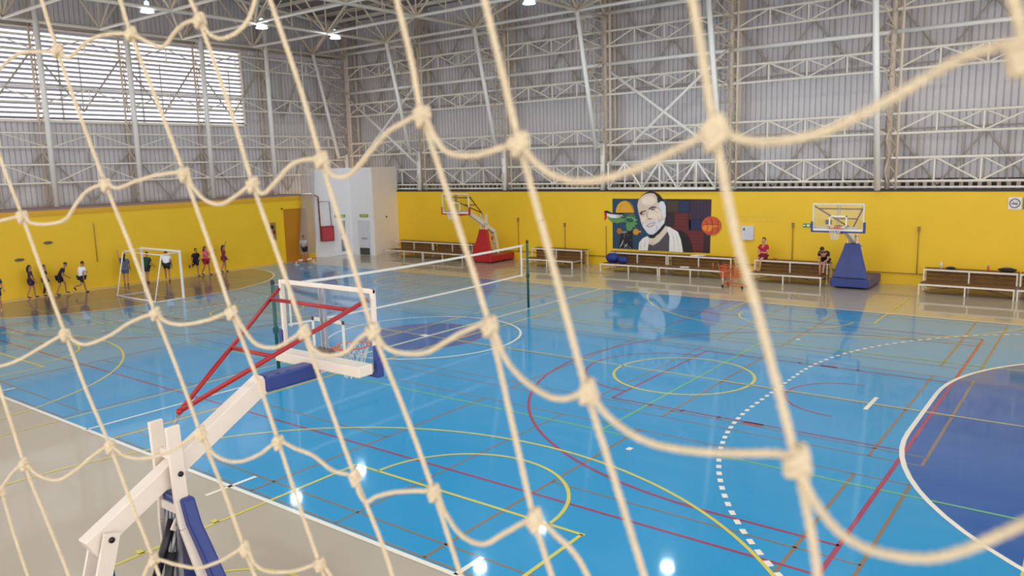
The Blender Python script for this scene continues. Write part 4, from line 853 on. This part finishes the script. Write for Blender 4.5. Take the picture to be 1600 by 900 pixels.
CROSS=[
 [[15.6627,-16.8361,5.3015],[15.6986,-16.8267,5.3298],[15.7366,-16.8192,5.3438],[15.7742,-16.8141,5.3424],[15.8104,-16.8097,5.3384],[15.8296,-16.8068,5.3313],[15.856,-16.7992,5.3451],[15.8851,-16.7923,5.3503],[15.9233,-16.785,5.3467],[15.9539,-16.7841,5.3358],[15.9789,-16.7831,5.3288],[15.9956,-16.7801,5.34],[16.0132,-16.7775,5.3477],[16.0348,-16.7758,5.3469],[16.0434,-16.7717,5.3341],[16.0543,-16.7641,5.3302],[16.068,-16.7516,5.3405],[16.0742,-16.743,5.3594],[16.0753,-16.7374,5.3832]],
 [[15.5791,-16.8345,5.1462],[15.6345,-16.8315,5.1514],[15.7112,-16.8272,5.1597],[15.7284,-16.8256,5.1524],[15.762,-16.8206,5.1514],[15.794,-16.8147,5.1568],[15.8115,-16.8095,5.1733],[15.8331,-16.8036,5.1894],[15.8626,-16.7981,5.1953],[15.8807,-16.7949,5.191],[15.9062,-16.7884,5.1974],[15.9385,-16.7805,5.2036],[15.9771,-16.7719,5.2054],[15.9911,-16.7729,5.1924],[16.0133,-16.7736,5.1783],[16.0392,-16.7727,5.1741],[16.0632,-16.7699,5.1828],[16.0863,-16.767,5.1929],[16.1055,-16.7707,5.1841],[16.1284,-16.7723,5.1946],[16.1554,-16.7738,5.2096],[16.1765,-16.776,5.2136],[16.204,-16.7797,5.213],[16.2229,-16.7854,5.2012],[16.2465,-16.791,5.199],[16.268,-16.7947,5.2077],[16.302,-16.7997,5.2287],[16.3273,-16.8044,5.2365],[16.3511,-16.8092,5.2404],[16.3689,-16.8164,5.2243],[16.3855,-16.8226,5.2141],[16.4149,-16.8316,5.2113],[16.4413,-16.839,5.2148],[16.4608,-16.8446,5.2167],[16.4745,-16.8494,5.2066],[16.4936,-16.8556,5.198],[16.5182,-16.8624,5.1956],[16.5484,-16.8698,5.2011],[16.5747,-16.8756,5.2104],[16.594,-16.8799,5.2172],[16.6043,-16.8816,5.214],[16.6189,-16.8836,5.2116],[16.6425,-16.8859,5.2149],[16.6678,-16.8874,5.2266],[16.6881,-16.8883,5.2378],[16.7073,-16.89,5.242],[16.7226,-16.9324,5.2397]],
 [[15.5926,-16.8602,4.9658],[15.6438,-16.8483,4.9728],[15.6802,-16.839,4.9838],[15.715,-16.8291,4.9998],[15.7619,-16.816,5.0208],[15.778,-16.8143,5.0146],[15.8017,-16.8107,5.0121],[15.8405,-16.8023,5.0248],[15.8773,-16.7933,5.0432],[15.9162,-16.785,5.055],[15.9314,-16.7832,5.0477],[15.9575,-16.7784,5.046],[15.994,-16.7703,5.0531],[16.0262,-16.7625,5.063],[16.0436,-16.7634,5.0503],[16.0666,-16.7641,5.0353],[16.0955,-16.7625,5.0346],[16.1179,-16.7596,5.045],[16.1353,-16.7574,5.0527],[16.1539,-16.762,5.0405],[16.1768,-16.766,5.0382],[16.2085,-16.77,5.046],[16.2277,-16.7713,5.06],[16.2493,-16.7734,5.0701],[16.2669,-16.7783,5.0606],[16.2906,-16.7835,5.0587],[16.3253,-16.79,5.0645],[16.3526,-16.794,5.0781],[16.3745,-16.7973,5.0888],[16.3988,-16.8015,5.0958],[16.4196,-16.8111,5.077],[16.442,-16.8202,5.0671],[16.4689,-16.8302,5.0634],[16.487,-16.8363,5.0672],[16.5024,-16.8409,5.0747],[16.5195,-16.847,5.0649],[16.5436,-16.8546,5.0589],[16.5692,-16.8617,5.0605],[16.6026,-16.8704,5.0682],[16.6223,-16.8753,5.074],[16.6332,-16.8785,5.0738],[16.6393,-16.8821,5.0633],[16.6515,-16.8883,5.0529],[16.6656,-16.8945,5.0497],[16.6854,-16.9022,5.0544],[16.7004,-16.9073,5.0637],[16.719,-16.913,5.0818],[16.7352,-16.9487,5.1096]],
 [[15.5231,-16.8547,4.7498],[15.5864,-16.8465,4.7976],[15.6161,-16.8423,4.8227],[15.6526,-16.8387,4.8427],[15.6821,-16.8348,4.8335],[15.7203,-16.8279,4.8333],[15.7557,-16.8186,4.8523],[15.7839,-16.8103,4.8728],[15.8139,-16.8025,4.8886],[15.8412,-16.7993,4.8814],[15.8748,-16.7937,4.8837],[15.9139,-16.7857,4.8963],[15.9418,-16.7788,4.9126],[15.9652,-16.7734,4.9244],[15.9817,-16.7729,4.908],[16.0009,-16.7703,4.9018],[16.0236,-16.7658,4.9032],[16.0495,-16.7593,4.9144],[16.0741,-16.7521,4.931],[16.0984,-16.7509,4.9288],[16.1264,-16.7495,4.9262],[16.1539,-16.749,4.917],[16.184,-16.7471,4.9167],[16.1902,-16.7496,4.9045],[16.2033,-16.7523,4.8986],[16.2209,-16.7535,4.909],[16.2538,-16.7565,4.9225],[16.3,-16.7616,4.9345],[16.3181,-16.7686,4.9249],[16.343,-16.7777,4.916],[16.3741,-16.7872,4.9209],[16.4014,-16.7937,4.9406],[16.4334,-16.8016,4.9622],[16.4466,-16.7938,4.9504],[16.4581,-16.7876,4.937],[16.4685,-16.7838,4.9161],[16.4752,-16.7826,4.8963]],
 [[15.7072,-16.8261,4.6957],[15.7643,-16.8168,4.6926],[15.8298,-16.8057,4.6924],[15.8467,-16.7975,4.7272],[15.8648,-16.7902,4.7541],[15.9041,-16.784,4.7578],[15.9416,-16.7779,4.7627],[15.9768,-16.7705,4.7787],[16.0121,-16.7622,4.8],[16.0282,-16.7615,4.7874],[16.0488,-16.7587,4.7831],[16.084,-16.7516,4.7916],[16.1173,-16.744,4.8056],[16.1289,-16.7381,4.7904],[16.1462,-16.7294,4.7672]],
]
KNOTS=[[15.5437,-16.8338,4.7753,0.36,0.09,-0.93],[15.6526,-16.8387,4.8427,0.34,0.07,-0.94],[15.6627,-16.8361,5.3015,0.34,0.08,-0.94],[15.7112,-16.8272,5.1597,0.34,0.08,-0.94],[15.7619,-16.816,5.0208,0.35,0.08,-0.93],[15.8139,-16.8025,4.8886,0.36,0.09,-0.93],[15.8648,-16.7902,4.7541,0.34,0.08,-0.94],[15.8103,-16.8095,5.3398,0.32,0.06,-0.94],[15.8626,-16.7981,5.1953,0.35,0.09,-0.93],[15.9162,-16.785,5.055,0.35,0.08,-0.93],[15.9652,-16.7734,4.9244,0.35,0.08,-0.93],[16.0121,-16.7622,4.8,0.35,0.08,-0.94],[15.9233,-16.785,5.3467,0.34,0.08,-0.94],[15.9772,-16.7721,5.2041,0.34,0.07,-0.94],[16.0262,-16.7625,5.063,0.34,0.07,-0.94],[16.0741,-16.7521,4.931,0.32,0.06,-0.95],[16.1173,-16.744,4.8056,0.34,0.07,-0.94],[16.0348,-16.7758,5.3469,0.34,0.08,-0.94],[16.0863,-16.767,5.1929,0.32,0.05,-0.95],[16.1353,-16.7574,5.0527,0.33,0.06,-0.94],[16.184,-16.7471,4.9167,0.35,0.08,-0.93],[16.204,-16.7797,5.213,0.3,0.04,-0.95],[16.2493,-16.7734,5.0701,0.33,0.07,-0.94],[16.3,-16.7616,4.9345,0.33,0.06,-0.94],[16.3511,-16.8092,5.2404,0.29,0.03,-0.96],[16.3989,-16.8016,5.095,0.28,0.02,-0.96],[16.4334,-16.8016,4.9622,0.28,0.02,-0.96],[16.4608,-16.8446,5.2167,0.27,0.02,-0.96],[16.5025,-16.8411,5.0736,0.29,0.03,-0.96],[16.594,-16.8799,5.2172,0.22,-0.03,-0.98],[16.6333,-16.8786,5.0724,0.25,0.0,-0.97],[16.7076,-16.8905,5.2382,0.22,-0.02,-0.97]]

t=thing('rope_net','cream knotted rope net hanging across the whole foreground','net',(15.9,-16.8,4.3))
O=Vector((15.9,-16.8,4.3)); RR=.00205
random.seed(5)
def rope(pts,r=RR):
    pts=[p-O for p in spline(pts,8)]
    b=MB(); n=len(pts)
    # three twisted strands
    L=0; acc=[0]
    for i in range(1,n): L+=(pts[i]-pts[i-1]).length; acc.append(L)
    fine=[];ph=[]
    m=max(2,int(L/.004))
    j=0
    for i in range(m+1):
        s=L*i/m
        while j<n-2 and acc[j+1]<s: j+=1
        f=(s-acc[j])/max(1e-9,acc[j+1]-acc[j]); fine.append(pts[j].lerp(pts[j+1],f)); ph.append(s/.016*2*math.pi)
    prev=None; fr=[]
    for i,p in enumerate(fine):
        d=(fine[min(i+1,m)]-fine[max(i-1,0)]).normalized()
        if prev is None: a=d.cross(Vector((0,.3,1))).normalized()
        else: a=(prev-d*prev.dot(d)).normalized()
        prev=a; fr.append((a,d.cross(a)))
    for q in range(3):
        P=[p+(a*math.cos(ph[i]+q*2.0944)+c*math.sin(ph[i]+q*2.0944))*r*.5 for i,(p,(a,c)) in enumerate(zip(fine,fr))]
        b.tube(P,r*.62,6,cap=False)
    return b
for pts in CORDS: rope(pts).build('vertical_cord','rope',t)
for pts in CROSS: rope(pts).build('cross_cord','rope',t)
for kn in KNOTS:
    c=Vector(kn[:3])-O; d=Vector(kn[3:]).normalized(); a=d.cross(Vector((.6,.8,0))).normalized(); bb=d.cross(a)
    b=MB(); P=[]; n=40; ph0=random.random()*6; tilt=random.uniform(-.3,.3)
    for i in range(n+1):
        s=i/n; th=ph0+s*2*math.pi*2.4; P.append(c+d*((s-.5)*.0095)+a*math.cos(th)*.0040+bb*math.sin(th)*.0040+d*math.sin(th)*.0018+a*tilt*.003*math.sin(s*6))
    b.tube(P,.0026,8); b.ball(c,.0045,0,10,8)
    b.tube([c+a*.004+d*.004,c+a*.006-d*.001,c+a*.002-d*.006,c-a*.005-d*.003,c-a*.005+d*.004],.0024,7)
    b.build('knot','rope',t)
# loose second cord strands at the lower left

GR={'lattice_column':'lattice columns of the back wall','wall_post':'posts of the left wall','wall_lattice_frame':'lattice frames on the walls','roof_truss':'main roof trusses','roof_cross_truss':'cross trusses of the roof','high_bay_lamp':'high-bay ceiling lamps','bleacher_bench':'bleacher benches along the back wall','basketball_hoop':'portable basketball hoops','wall_conduit':'conduits on the yellow walls','volleyball_post':'posts of the volleyball net','duffel_bag':'bags left on the benches','water_bottle':'bottles left on the benches','wall_vent':'small vents on the walls','door_sign':'small signs above the doors','exit_sign':'green exit signs','painted_lettering':'painted lettering by the mural'}
for o in list(COL.objects):
    n=o.name.split('.')[0]
    if o.parent is None and n in GR and 'label' in o: o['group']=GR[n]
    if o.parent is None and n=='person' and 'child' in o['label']: o['group']='children along the left wall'
